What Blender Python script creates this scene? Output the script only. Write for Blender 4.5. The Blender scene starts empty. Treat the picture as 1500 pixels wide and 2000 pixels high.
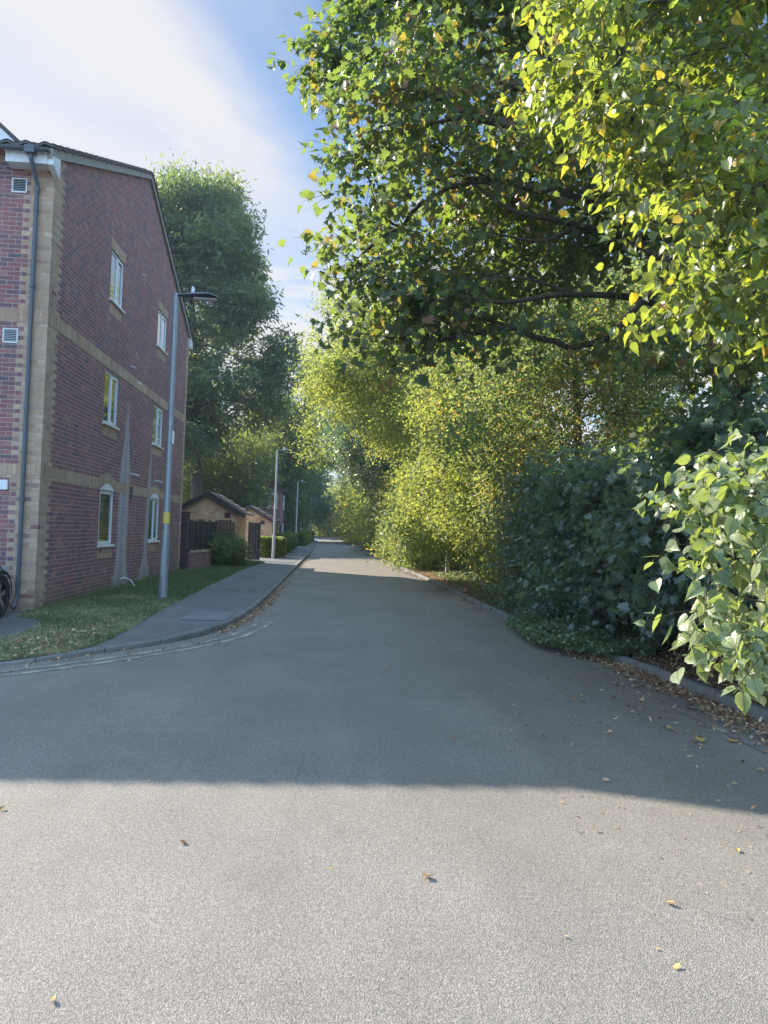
import bpy, bmesh, math, random
import numpy as np
from mathutils import Matrix, Vector
R=math.radians
S=bpy.context.scene; COL=S.collection
# ------------------------------------------------------------------ camera
F_PX,CXP,CYP,EYE=1500.,750.,1000.,1.6
def _cam():
    r=R(2.2); Fw=np.array([645-CXP,-(1034-CYP),-F_PX]); Fw/=np.linalg.norm(Fw)
    up=np.array([math.sin(r),math.cos(r),0.]); up=up-Fw*(up@Fw); up/=np.linalg.norm(up)
    return np.stack([np.cross(Fw,up),Fw,up],1)
MC=_cam()
cd=bpy.data.cameras.new('camera'); cam=bpy.data.objects.new('camera',cd); COL.objects.link(cam); S.camera=cam
cd.sensor_fit='VERTICAL'; cd.sensor_height=32; cd.sensor_width=24; cd.lens=24; cd.clip_start=.05; cd.clip_end=3000
m4=Matrix.Identity(4)
for i in range(3):
    for j in range(3): m4[i][j]=MC[j][i]
m4[2][3]=EYE; cam.matrix_world=m4
def W(u,v,y):
    """point measured in the photograph at pixel u,v, y metres down the road"""
    d=MC.T@np.array([(u-CXP)/F_PX,-(v-CYP)/F_PX,-1.]); d=d*(y/d[1]); return np.array([d[0],d[1],d[2]+EYE])
def G(u,v,z=0.):
    d=MC.T@np.array([(u-CXP)/F_PX,-(v-CYP)/F_PX,-1.]); d=d*((z-EYE)/d[2]); return np.array([d[0],d[1],z])
# ------------------------------------------------------------------ light
AZ,EL=52.,31.4          # sun: degrees left of straight ahead, elevation
sd=Vector((-math.sin(R(AZ))*math.cos(R(EL)),math.cos(R(AZ))*math.cos(R(EL)),math.sin(R(EL))))
sl=bpy.data.lights.new('sun','SUN'); sl.energy=4.2; sl.angle=R(.53); sl.color=(1,.91,.775)
so=bpy.data.objects.new('sun',sl); COL.objects.link(so); so.rotation_euler=sd.to_track_quat('Z','Y').to_euler()
S.view_settings.view_transform='Standard'; S.view_settings.look='None'; S.view_settings.gamma=1; S.view_settings.exposure=1.66
S.view_settings.use_curve_mapping=False
wd=bpy.data.worlds.new('World'); S.world=wd; wd.use_nodes=True
class NT:
    def __init__(s,t): s.t=t
    def n(s,ty,**k):
        x=s.t.nodes.new('ShaderNode'+ty)
        for a,b in k.items(): setattr(x,a,b)
        return x
    def put(s,sock,v):
        if isinstance(v,bpy.types.NodeSocket): s.t.links.new(v,sock)
        elif isinstance(v,(tuple,list)) and len(v)==3 and sock.type=='RGBA': sock.default_value=(*v,1)
        else: sock.default_value=v
    def m(s,op,a,b=None,c=None,clamp=False):
        x=s.n('Math',operation=op,use_clamp=clamp); s.put(x.inputs[0],a)
        if b is not None: s.put(x.inputs[1],b)
        if c is not None: s.put(x.inputs[2],c)
        return x.outputs[0]
    def mr(s,v,a,b,c=0.,d=1.,smooth=False):
        x=s.n('MapRange'); x.interpolation_type='SMOOTHSTEP' if smooth else 'LINEAR'
        for i,q in enumerate((v,a,b,c,d)): s.put(x.inputs[i],q)
        return x.outputs[0]
    def mix(s,f,a,b,bt='MIX'):
        x=s.n('Mix',data_type='RGBA',blend_type=bt); s.put(x.inputs[0],f); s.put(x.inputs[6],a); s.put(x.inputs[7],b); return x.outputs[2]
    def ramp(s,f,st,const=False):
        x=s.n('ValToRGB'); e=x.color_ramp.elements; x.color_ramp.interpolation='CONSTANT' if const else 'LINEAR'
        while len(e)<len(st): e.new(.5)
        for i,(p,c) in enumerate(st): e[i].position=p; e[i].color=(*c,1)
        s.put(x.inputs[0],f); return x.outputs[0]
    def noise(s,v,sc,det=3.,rough=.55,dist=0.,out=0):
        x=s.n('TexNoise'); s.put(x.inputs['Vector'],v); x.inputs['Scale'].default_value=sc; x.inputs['Detail'].default_value=det
        x.inputs['Roughness'].default_value=rough; x.inputs['Distortion'].default_value=dist; return x.outputs[out]
    def vor(s,v,sc,out='Distance',feat='F1'):
        x=s.n('TexVoronoi',feature=feat); s.put(x.inputs['Vector'],v); x.inputs['Scale'].default_value=sc; return x.outputs[out]
    def xyz(s,v):
        x=s.n('SeparateXYZ'); s.put(x.inputs[0],v); return x.outputs
    def cxyz(s,a,b,c):
        x=s.n('CombineXYZ'); s.put(x.inputs[0],a); s.put(x.inputs[1],b); s.put(x.inputs[2],c); return x.outputs[0]
    def bump(s,h,d,st=1.,nrm=None):
        x=s.n('Bump'); x.inputs['Strength'].default_value=st; x.inputs['Distance'].default_value=d; s.put(x.inputs['Height'],h)
        if nrm: s.put(x.inputs['Normal'],nrm)
        return x.outputs[0]
# sky: Nishita with thin cirrus
t=NT(wd.node_tree); wd.node_tree.nodes.clear()
sky=t.n('TexSky',sky_type='NISHITA'); sky.sun_disc=False; sky.sun_elevation=R(EL); sky.sun_rotation=R(-AZ); sky.air_density=1.0; sky.dust_density=.35; sky.ozone_density=2.2
gd=t.n('TexCoord').outputs['Generated']; x,y,z=t.xyz(gd)
zz=t.m('MAXIMUM',z,.03); px=t.m('DIVIDE',x,zz); py=t.m('DIVIDE',y,zz)
# cirrus plane coordinates, streaks run from upper left to lower right
rot=t.cxyz(t.m('ADD',t.m('MULTIPLY',px,.95),t.m('MULTIPLY',py,-.31)),t.m('MULTIPLY',t.m('ADD',t.m('MULTIPLY',px,.31),t.m('MULTIPLY',py,.95)),.35),0.)
nz=t.noise(rot,2.2,7.,.62,.6); nz2=t.noise(t.cxyz(px,py,3.),1.1,3.,.5)
edge=t.m('SUBTRACT',t.m('ADD',t.m('MULTIPLY',t.m('SUBTRACT',py,1.45),.34),-.27),px)      # >0 left of the swath's edge
swath=t.m('MULTIPLY',t.mr(t.m('ADD',edge,t.m('MULTIPLY',t.m('SUBTRACT',nz,.5),.35)),-.05,.22,0.,1.,True),t.mr(py,1.7,3.2,1.,.35,True))
c1=t.m('MULTIPLY',swath,t.mr(nz,.28,.60,.72,1.,True))
c2=t.m('MULTIPLY',t.mr(nz,.48,.76,.0,.4,True),t.mr(nz2,.35,.6,.3,1.))
c3=t.m('MULTIPLY',t.mr(py,2.5,3.1,0.,1.,True),t.mr(t.noise(t.cxyz(t.m('MULTIPLY',px,.8),py,1.),.9,5.,.6),.36,.50,.15,1.,True))
front=t.mr(y,-.1,.15,0.,1.,True)
cc=t.m('MULTIPLY',t.m('MAXIMUM',t.m('MAXIMUM',c1,c2),t.m('MULTIPLY',c3,t.mr(z,.02,.12)),clamp=True),front)
skc=t.mix(cc,sky.outputs[0],(5.0,4.9,5.0))
# unseen bright bluish cloud added overhead and behind the camera to lift the shade
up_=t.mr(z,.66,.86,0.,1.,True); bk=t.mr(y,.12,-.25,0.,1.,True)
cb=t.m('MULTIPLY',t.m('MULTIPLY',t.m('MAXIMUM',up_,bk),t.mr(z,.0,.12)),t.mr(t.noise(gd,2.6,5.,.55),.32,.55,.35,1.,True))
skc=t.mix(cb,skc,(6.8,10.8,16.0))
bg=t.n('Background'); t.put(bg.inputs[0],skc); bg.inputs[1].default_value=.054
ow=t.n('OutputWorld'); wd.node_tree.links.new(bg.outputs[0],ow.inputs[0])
S.cycles.max_bounces=6; S.cycles.transmission_bounces=4; S.cycles.diffuse_bounces=3
# ------------------------------------------------------------------ object helpers
def tag(o,label=None,cat=None,group=None,kind=None):
    if label: o['label']=label
    if cat: o['category']=cat
    if group: o['group']=group
    if kind: o['kind']=kind
    return o
def thing(name,label,cat,loc=(0,0,0),rz=0,group=None):
    o=bpy.data.objects.new(name,None); COL.objects.link(o); o.location=loc; o.rotation_euler=(0,0,rz); o.empty_display_size=.3
    return tag(o,label,cat,group)
def link(name,me,mat,parent=None,keep=False):
    o=bpy.data.objects.new(name,me); COL.objects.link(o)
    if mat and not me.materials: me.materials.append(mat)
    if parent:
        o.parent=parent
        if keep: o.matrix_parent_inverse=world_of(parent).inverted()
    return o
def world_of(o):
    mt=Matrix.LocRotScale(o.location,o.rotation_euler,o.scale)
    return (world_of(o.parent)@o.matrix_parent_inverse@mt) if o.parent else mt
def npmesh(name,V,Fv,smooth=False,attr=None,lxy=None):
    """V (n,3); Fv list of (k,m) int arrays of equal-size faces"""
    if not isinstance(Fv,list): Fv=[Fv]
    me=bpy.data.meshes.new(name); V=np.ascontiguousarray(V,np.float32); me.vertices.add(len(V)); me.vertices.foreach_set('co',V.ravel())
    idx=np.concatenate([f.ravel() for f in Fv]).astype(np.int32); st=[];o=0
    for f in Fv:
        st.append(o+np.arange(len(f))*f.shape[1]); o+=f.size
    st=np.concatenate(st).astype(np.int32)
    me.loops.add(len(idx)); me.loops.foreach_set('vertex_index',idx); me.polygons.add(len(st)); me.polygons.foreach_set('loop_start',st)
    me.update(calc_edges=True)
    if smooth: me.polygons.foreach_set('use_smooth',np.ones(len(st),bool))
    if attr is not None:
        a=me.attributes.new('tint','FLOAT','POINT'); a.data.foreach_set('value',np.ascontiguousarray(attr,np.float32))
    if lxy is not None:
        for q,nm in enumerate(('lx','ly')):
            a=me.attributes.new(nm,'FLOAT','POINT'); a.data.foreach_set('value',np.ascontiguousarray(lxy[:,q],np.float32))
    return me
class MB:
    def __init__(s): s.v=[]; s.f=[]
    def add(s,vs,fs):
        o=len(s.v); s.v+= [tuple(map(float,p)) for p in vs]; s.f+=[tuple(i+o for i in f) for f in fs]; return s
    def box(s,x0,x1,y0,y1,z0,z1):
        return s.add([(x0,y0,z0),(x1,y0,z0),(x1,y1,z0),(x0,y1,z0),(x0,y0,z1),(x1,y0,z1),(x1,y1,z1),(x0,y1,z1)],
          [(0,3,2,1),(4,5,6,7),(0,1,5,4),(1,2,6,5),(2,3,7,6),(3,0,4,7)])
    def prism(s,poly,axis,a,b):
        """poly of (p,q) in the two other axes, extruded along axis from a to b"""
        n=len(poly)
        def P(p,q,c): return {'x':(c,p,q),'y':(p,c,q),'z':(p,q,c)}[axis]
        return s.add([P(p,q,a) for p,q in poly]+[P(p,q,b) for p,q in poly],[tuple(range(n))[::-1],tuple(range(n,2*n))]+[(i,(i+1)%n,n+(i+1)%n,n+i) for i in range(n)])
    def tube(s,pts,rad,sides=10,cap=True):
        pts=[Vector(p) for p in pts]; rad=rad if isinstance(rad,(list,tuple)) else [rad]*len(pts); o=len(s.v)
        ref=None
        for i,p in enumerate(pts):
            d=(pts[min(i+1,len(pts)-1)]-pts[max(i-1,0)]).normalized()
            if ref is None: ref=Vector((1,0,0)) if abs(d.x)<.8 else Vector((0,1,0))
            a=d.cross(ref).normalized(); b=d.cross(a); ref=-b.cross(d) if False else ref
            for k in range(sides):
                th=2*math.pi*k/sides; q=p+(a*math.cos(th)+b*math.sin(th))*rad[i]; s.v.append(tuple(q))
        for i in range(len(pts)-1):
            for k in range(sides):
                k2=(k+1)%sides; s.f.append((o+i*sides+k,o+i*sides+k2,o+(i+1)*sides+k2,o+(i+1)*sides+k))
        if cap:
            s.f.append(tuple(o+k for k in range(sides))[::-1]); s.f.append(tuple(o+(len(pts)-1)*sides+k for k in range(sides)))
        return s
    def build(s,name,mat,parent=None,bevel=0,smooth=False,fix=True):
        me=bpy.data.meshes.new(name); me.from_pydata(s.v,[],s.f)
        if fix:
            bm=bmesh.new(); bm.from_mesh(me); bmesh.ops.recalc_face_normals(bm,faces=bm.faces)
            if bevel: bmesh.ops.bevel(bm,geom=[e for e in bm.edges if len(e.link_faces)==2 and e.calc_face_angle(0)>.5],offset=bevel,segments=2,affect='EDGES')
            bm.to_mesh(me); bm.free()
        me.update()
        if smooth:
            for p in me.polygons: p.use_smooth=True
            me.set_sharp_from_angle(angle=R(40))
        return link(name,me,mat,parent)
# ------------------------------------------------------------------ materials
def newmat(name):
    m=bpy.data.materials.new(name); m.use_nodes=True; m.node_tree.nodes.clear(); t=NT(m.node_tree); o=t.n('OutputMaterial')
    return m,t,o
def pbsdf(t,o,col,rough=.7,nrm=None,metal=0.,spec=.5):
    b=t.n('BsdfPrincipled'); t.put(b.inputs['Base Color'],col); t.put(b.inputs['Roughness'],rough); t.put(b.inputs['Metallic'],metal)
    b.inputs['Specular IOR Level'].default_value=spec
    if nrm: t.put(b.inputs['Normal'],nrm)
    if o: t.t.links.new(b.outputs[0],o.inputs[0])
    return b.outputs[0]
def pos(t): return t.n('NewGeometry').outputs['Position']
def objc(t): return t.n('TexCoord').outputs['Object']
def plain(name,c,rough=.6,var=.15,metal=0.,sc=12.,spec=.5,bump=0.):
    m,t,o=newmat(name); p=objc(t); n=t.noise(p,sc,4.); n2=t.noise(p,sc*7,3.)
    f=t.mr(t.m('ADD',t.m('MULTIPLY',n,.7),t.m('MULTIPLY',n2,.3)),.3,.7,1-var,1+var)
    col=t.mix(1.,c,t.cxyz(f,f,f),'MULTIPLY'); nr=t.bump(n2,bump) if bump else None
    pbsdf(t,o,col,t.mr(n,.3,.7,rough-.08,rough+.08),nr,metal,spec); return m
RED=[(0.,(.155,.11,.13)),(.16,(.23,.11,.115)),(.34,(.31,.125,.12)),(.52,(.24,.115,.12)),(.7,(.34,.155,.14)),(.86,(.18,.11,.125)),(1.,(.36,.19,.15))]
BUFF=[(0.,(.38,.25,.17)),(.3,(.50,.35,.24)),(.55,(.43,.29,.20)),(.8,(.56,.41,.29)),(.93,(.34,.20,.16)),(1.,(.50,.37,.27))]
DARKB=[(0.,(.05,.035,.05)),(.4,(.09,.045,.055)),(.8,(.065,.04,.055)),(1.,(.13,.06,.06))]
def brickmat(name,pal,soldier=False,quoin=False,stain=False,mort=(.50,.42,.39)):
    m,t,o=newmat(name); p=pos(t); x,y,z=t.xyz(p); u=t.m('ADD',x,y)
    if soldier: ph,pw,zz_,uu_=.2275,.075,t.m('SUBTRACT',z,.025),u
    else: ph,pw,zz_,uu_=.075,.225,z,u
    rz=t.m('DIVIDE',zz_,ph); row=t.m('FLOOR',rz); par=t.m('MODULO',t.m('ADD',row,100.),2.)
    ru=t.m('DIVIDE',uu_,pw) if soldier else t.m('ADD',t.m('DIVIDE',uu_,pw),t.m('MULTIPLY',par,.5)); c=t.m('FLOOR',ru)
    zf=t.m('FRACT',rz); uf=t.m('FRACT',ru)
    dz=t.m('MULTIPLY',t.m('MINIMUM',zf,t.m('SUBTRACT',1.,zf)),ph); du=t.m('MULTIPLY',t.m('MINIMUM',uf,t.m('SUBTRACT',1.,uf)),pw)
    d=t.m('ADD',t.m('MINIMUM',dz,du),t.m('MULTIPLY',t.m('SUBTRACT',t.noise(p,60.,2.),.5),.004)); mask=t.mr(d,.0035,.0065,0.,1.,True)
    wn=t.n('TexWhiteNoise',noise_dimensions='2D'); t.put(wn.inputs['Vector'],t.cxyz(c,row,0.)); rnd=wn.outputs['Value']
    col=t.ramp(rnd,pal)
    if quoin:
        dist=t.m('SUBTRACT',t.m('SUBTRACT',y,12.85),t.m('ADD',x,4.74)); front=t.m('LESS_THAN',y,12.86)
        q1=t.m('LESS_THAN',dist,t.m('ADD',t.m('SUBTRACT',.39,t.m('MULTIPLY',front,.02)),t.m('MULTIPLY',par,.1125)))
        q2=t.m('LESS_THAN',t.m('SUBTRACT',24.85,y),t.m('ADD',.22,t.m('MULTIPLY',par,.1125)))
        q=t.m('MAXIMUM',q1,q2); wn2=t.n('TexWhiteNoise',noise_dimensions='2D'); t.put(wn2.inputs['Vector'],t.cxyz(row,c,0.))
        q=t.m('MULTIPLY',q,t.m('GREATER_THAN',wn2.outputs['Value'],.03)); col=t.mix(q,col,t.ramp(rnd,BUFF))
    nn=t.noise(p,35.,4.,.6); f=t.mr(nn,.25,.75,.78,1.22); col=t.mix(1.,col,t.cxyz(f,f,f),'MULTIPLY')
    big=t.noise(p,.9,4.,.6); f=t.mr(big,.3,.7,.85,1.15); col=t.mix(1.,col,t.cxyz(f,f,f),'MULTIPLY')
    col=t.mix(mask,t.mix(t.noise(p,8.),mort,tuple(a*.72 for a in mort)),col)
    if stain:
        gab=t.m('GREATER_THAN',y,12.9); ns=t.noise(p,7.,5.,.7); nf=t.noise(p,40.,3.,.6); tot=None
        for c0,dr,w1,top,tlen,fl in ((17.92,.02,.40,4.5,2.0,.55),(20.15,.08,.17,3.9,1.5,.9)):
            cen=t.m('ADD',c0,t.m('MULTIPLY',z,dr)); dd=t.m('ABSOLUTE',t.m('SUBTRACT',y,cen))
            wdt=t.m('ADD',t.m('MULTIPLY',t.mr(z,top,top-tlen),w1),t.m('MULTIPLY',t.mr(z,.75,0.),fl*.6)); wdt=t.m('MULTIPLY',wdt,t.mr(ns,.3,.7,.75,1.2))
            rel=t.m('DIVIDE',dd,t.m('MAXIMUM',wdt,.01)); body=t.mr(rel,.65,1.35,1.,0.,True); rim=t.m('MULTIPLY',body,t.mr(rel,.2,.8,.6,1.,True))
            rim=t.m('MULTIPLY',rim,t.mr(z,top+.1,top-.6)); tot=rim if tot is None else t.m('MAXIMUM',tot,rim)
        tot=t.m('MULTIPLY',t.m('MULTIPLY',tot,gab),t.mr(nf,.3,.65,.45,.95)); tot=t.m('MULTIPLY',tot,.95); col=t.mix(tot,col,(.50,.52,.55))
        low=t.m('MULTIPLY',t.mr(t.m('ADD',z,t.m('MULTIPLY',ns,.35)),.65,.3),.55); col=t.mix(low,col,(.17,.13,.10))
    h=t.m('ADD',t.m('MULTIPLY',mask,.7),t.m('MULTIPLY',nn,.3))
    pbsdf(t,o,col,.88,t.bump(h,.006),0.,.3); return m
M={}
M['brick']=brickmat('red_brick',RED,quoin=True,stain=True); M['brick2']=brickmat('red_brick_plain',RED); M['buff']=brickmat('buff_brick',BUFF,mort=(.42,.34,.26))
M['buff2']=brickmat('orange_buff_brick',[(a,(min(.75,c[0]*1.35),c[1]*1.22,c[2]*1.0)) for a,c in BUFF],mort=(.55,.45,.34))
M['soldier']=brickmat('buff_soldier',BUFF,soldier=True,mort=(.40,.32,.25)); M['darkbrick']=brickmat('dark_brick',DARKB,mort=(.16,.13,.13))
M['white']=plain('white_upvc',(.72,.74,.76),.35,.06); M['whitepaint']=plain('white_board',(.66,.68,.70),.55,.14)
M['pipe']=plain('grey_pipe',(.085,.10,.12),.4,.15); M['steel']=plain('galvanised',(.30,.33,.36),.42,.16,.35,sc=9); M['lampgrey']=plain('lamp_paint',(.07,.08,.10),.4,.1)
M['galv2']=plain('galvanised_light',(.42,.43,.43),.5,.14,.15,sc=9)
M['mortar']=plain('verge_mortar',(.30,.28,.25),.9,.2,bump=.004); M['tile']=plain('roof_tile',(.085,.075,.075),.85,.3,sc=5,bump=.004)
M['tile2']=plain('brown_tile',(.15,.11,.095),.85,.35,sc=4,bump=.004); M['barge']=plain('dark_board',(.05,.04,.04),.6,.2)
M['black']=plain('black_metal',(.018,.02,.024),.45,.2); M['gate']=plain('navy_gate',(.012,.018,.035),.45,.2); M['timber']=plain('old_timber',(.14,.085,.06),.85,.3,sc=6)
M['rock']=plain('stone',(.25,.24,.22),.9,.25,bump=.01); M['concpost']=plain('concrete_post',(.40,.38,.34),.9,.2,bump=.004)
M['yellow']=plain('yellow_plate',(.75,.55,.12),.5,.05); M['lens']=plain('lamp_glass',(.55,.5,.5),.25,.05); M['hose']=plain('white_hose',(.7,.72,.74),.4,.05)
M['tyre']=plain('tyre',(.015,.015,.016),.8,.1); M['alloy']=plain('alloy',(.55,.57,.60),.25,.05,.8); M['red']=plain('red_glass',(.35,.02,.02),.15,.05)
M['carpaint']=plain('car_paint',(.10,.12,.09),.22,.03,.5); M['trim']=plain('black_trim',(.012,.012,.013),.5,.1)
def glassmat():
    m,t,o=newmat('window_glass'); p=pos(t); b=pbsdf(t,None,t.mix(t.mr(t.noise(p,2.2,2.),.45,.6),(.02,.03,.04),(.10,.12,.13)),.03,t.bump(t.noise(p,1.4,1.),.012),0.,1.)
    g=t.n('BsdfGlossy'); g.inputs['Roughness'].default_value=.03; g.inputs['Color'].default_value=(.9,.95,1,1); mx=t.n('MixShader'); mx.inputs[0].default_value=.3
    t.t.links.new(b,mx.inputs[1]); t.t.links.new(g.outputs[0],mx.inputs[2]); t.t.links.new(mx.outputs[0],o.inputs[0]); return m
M['glass']=glassmat()
def asphalt(name,base,var,patchy=.12,fine=1.):
    m,t,o=newmat(name); p=pos(t)
    v1=t.vor(p,165.*fine,'Color'); r1=t.xyz(v1)[0]; d1=t.vor(p,165.*fine,'Distance'); n1=t.noise(p,38.,3.,.7); n2=t.noise(p,.8,5.,.6); n3=t.noise(p,300.,2.,.6); n4=t.noise(t.cxyz(t.xyz(p)[0],t.m('MULTIPLY',t.xyz(p)[1],.15),0.),1.6,4.,.6)
    stone=t.ramp(r1,[(0.,tuple(c*(1-var) for c in base)),(.45,base),(.8,tuple(c*(1+var*.8) for c in base)),(1.,tuple(min(.6,c*(1+var*2.2)) for c in base))])
    gap=t.mr(d1,.45,.75,0.,.55); stone=t.mix(gap,stone,tuple(c*.38 for c in base))
    f=t.mr(n1,.3,.7,1-patchy,1+patchy); f=t.m('MULTIPLY',f,t.mr(n2,.3,.7,1-patchy,1+patchy)); f=t.m('MULTIPLY',f,t.mr(n4,.3,.7,1-patchy*.8,1+patchy*.8))
    col=t.mix(1.,stone,t.cxyz(f,f,f),'MULTIPLY')
    cr=t.vor(t.mix(.12,p,t.noise(p,2.5,3.,out=1)),.55,'Distance','DISTANCE_TO_EDGE'); cm=t.m('MULTIPLY',t.mr(cr,.0,.006,1.,0.),t.mr(t.noise(p,.35,2.),.54,.62)); col=t.mix(t.m('MULTIPLY',cm,.55),col,(.05,.048,.045))
    st=t.m('MULTIPLY',t.mr(t.noise(p,1.9,4.,.6),.60,.70),.22); col=t.mix(st,col,tuple(c*.45 for c in base))
    h=t.m('ADD',t.m('ADD',t.mr(d1,0.,.7,1.,0.),t.m('MULTIPLY',n1,.9)),t.m('MULTIPLY',r1,.7))
    pbsdf(t,o,col,.82,t.bump(t.m('ADD',h,t.m('MULTIPLY',n3,.2)),.0024),0.,.35); return m
M['road']=asphalt('road_asphalt',(.213,.190,.166),.25,.10); M['pave']=asphalt('pavement_asphalt',(.15,.145,.145),.3,.15,1.1); M['patch']=asphalt('pavement_patch',(.185,.185,.19),.2,.08,1.2)
def kerbmat():
    m,t,o=newmat('kerb_concrete'); p=pos(t); a=t.n('Attribute',attribute_name='tint'); fr=t.m('FRACT',t.m('DIVIDE',a.outputs['Fac'],.914)); jt=t.mr(t.m('MINIMUM',fr,t.m('SUBTRACT',1.,fr)),.004,.012)
    n=t.noise(p,30.,4.,.7); n2=t.noise(p,2.,4.); f=t.m('MULTIPLY',t.mr(n,.3,.7,.8,1.2),t.mr(n2,.3,.7,.75,1.2)); col=t.mix(1.,(.165,.158,.15),t.cxyz(f,f,f),'MULTIPLY'); col=t.mix(jt,(.05,.045,.035),col)
    pbsdf(t,o,col,.9,t.bump(t.m('ADD',n,jt),.004),0.,.3); return m
M['kerb']=kerbmat()
def soilmat(name,a,b,c,sc=18.):
    m,t,o=newmat(name); p=pos(t); n=t.noise(p,sc,6.,.7); n2=t.noise(p,1.3,4.); v=t.vor(p,sc*2.2,'Color'); col=t.mix(t.mr(n,.35,.65),a,b); col=t.mix(t.m('MULTIPLY',t.mr(t.xyz(v)[0],.6,.8),.7),col,c)
    f=t.mr(n2,.3,.7,.8,1.2); col=t.mix(1.,col,t.cxyz(f,f,f),'MULTIPLY'); pbsdf(t,o,col,.95,t.bump(n,.03),0.,.2); return m
M['soil']=soilmat('leafy_soil',(.05,.035,.025),(.10,.065,.045),(.20,.12,.07)); M['turf']=soilmat('turf',(.10,.12,.07),(.15,.15,.09),(.30,.26,.19),25.)
M['ground']=soilmat('far_ground',(.05,.06,.025),(.08,.08,.04),(.12,.10,.06),2.)
def linemat(nm='worn_yellow_paint',sh=0.):
    m,t,o=newmat(nm); p=pos(t); n=t.noise(p,55.,4.,.75); n2=t.noise(p,3.,3.,.6); k=t.mr(t.m('ADD',t.m('MULTIPLY',n,.5),t.m('MULTIPLY',n2,.5)),.47+sh,.58+sh)
    pbsdf(t,o,t.mix(k,(.17,.16,.15),(.42,.40,.30)),.8,t.bump(n,.003),0.,.3); return m
M['line']=linemat(); M['line2']=linemat('faded_yellow_paint',.07)
def leafmat(name,stops,trans=(.32,.42,.04),tf=.42,rough=.42,spec=.5,veins=False):
    m,t,o=newmat(name); a=t.n('Attribute',attribute_name='tint'); f=a.outputs['Fac']; p=pos(t); col=t.ramp(f,stops)
    g=t.mr(t.noise(p,25.,2.),.3,.7,.8,1.2); col=t.mix(1.,col,t.cxyz(g,g,g),'MULTIPLY')
    nr=None; vn=None
    if veins:
        lx=t.m('ABSOLUTE',t.n('Attribute',attribute_name='lx').outputs['Fac']); ly=t.n('Attribute',attribute_name='ly').outputs['Fac']
        fr=t.m('FRACT',t.m('MULTIPLY',t.m('SUBTRACT',ly,t.m('MULTIPLY',lx,.75)),6.5)); sv=t.mr(t.m('ABSOLUTE',t.m('SUBTRACT',fr,.5)),.0,.10,1.,0.); mv=t.mr(lx,.008,.03,1.,0.); vn=t.m('MAXIMUM',t.m('MULTIPLY',sv,.55),mv)
        col=t.mix(t.m('MULTIPLY',vn,.35),col,(.20,.25,.10)); sp=t.noise(p,90.,3.,.6); col=t.mix(t.mr(sp,.66,.72,0.,.7),col,(.16,.10,.04)); nr=t.bump(t.m('SUBTRACT',t.m('MULTIPLY',t.noise(p,45.,2.),.5),vn),.004)
    b=pbsdf(t,None,col,rough,nr,0.,spec)
    tr=t.n('BsdfTranslucent'); tc=t.mix(.62,t.mix(1.,col,(3.6,3.2,1.5),'MULTIPLY'),trans)
    if vn: tc=t.mix(t.m('MULTIPLY',vn,.45),tc,(.10,.16,.02))
    t.put(tr.inputs[0],tc)
    mx=t.n('MixShader'); mx.inputs[0].default_value=tf; t.t.links.new(b,mx.inputs[1]); t.t.links.new(tr.outputs[0],mx.inputs[2]); t.t.links.new(mx.outputs[0],o.inputs[0]); return m
GR=[(0.,(.04,.07,.045)),(.4,(.06,.095,.05)),(.8,(.09,.125,.055)),(.94,(.14,.15,.05)),(.97,(.34,.24,.03)),(1.,(.26,.11,.04))]
M['syc']=leafmat('sycamore_leaf',[(0.,(.045,.075,.065)),(.5,(.060,.098,.070)),(.82,(.085,.125,.06)),(.955,(.11,.15,.04)),(.975,(.24,.10,.05)),(1.,(.20,.08,.05))],(.38,.52,.05),.40,.36,.5,True)
M['sunlit_lime']=leafmat('sunlit_lime_leaf',[(0.,(.09,.14,.07)),(.5,(.15,.20,.11)),(1.,(.20,.24,.11))],(.48,.60,.08),.32,.42,.7,True)  # low lime leaves: pale sheen of the sun put into the base colour
M['lime']=leafmat('lime_leaf',[(0.,(.055,.085,.05)),(.5,(.08,.115,.05)),(.88,(.11,.145,.045)),(.97,(.25,.24,.04)),(1.,(.40,.22,.03))],(.55,.66,.05),.46,.36,.6,True)
M['mix']=leafmat('mixed_leaf',GR,(.50,.60,.15),.45,.50,.35)
M['aut']=leafmat('turning_leaf',[(0.,(.05,.085,.035)),(.4,(.08,.12,.04)),(.72,(.12,.155,.04)),(.88,(.20,.21,.04)),(.96,(.42,.30,.03)),(1.,(.40,.19,.04))],(.58,.62,.13),.48,.50,.35)
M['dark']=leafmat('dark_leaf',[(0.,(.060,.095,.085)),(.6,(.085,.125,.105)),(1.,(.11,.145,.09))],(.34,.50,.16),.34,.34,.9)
M['ash']=leafmat('ash_leaf',[(0.,(.035,.062,.045)),(.6,(.05,.085,.05)),(1.,(.10,.13,.045))],(.36,.46,.10),.42,.42)
M['ivy']=leafmat('ivy_leaf',[(0.,(.08,.12,.07)),(.6,(.115,.165,.09)),(.9,(.16,.19,.11)),(1.,(.26,.18,.10))],(.3,.42,.12),.25,.34,.9)
M['hedge']=leafmat('hedge_leaf',[(0.,(.04,.08,.02)),(.6,(.07,.12,.02)),(1.,(.12,.16,.03))],(.34,.42,.03),.35,.4)
M['grass']=leafmat('grass_blade',[(0.,(.08,.12,.065)),(.5,(.115,.15,.08)),(.75,(.22,.22,.13)),(1.,(.46,.42,.31))],(.22,.30,.05),.3,.6,.3)
M['litter']=leafmat('dry_leaf',[(0.,(.16,.085,.055)),(.4,(.28,.16,.10)),(.75,(.44,.29,.18)),(1.,(.60,.47,.32))],(.35,.2,.08),.12,.7,.3)
M['fallen']=leafmat('yellow_fallen_leaf',[(0.,(.30,.17,.07)),(.5,(.45,.30,.10)),(1.,(.55,.42,.16))],(.5,.35,.1),.15,.6,.3)
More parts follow.
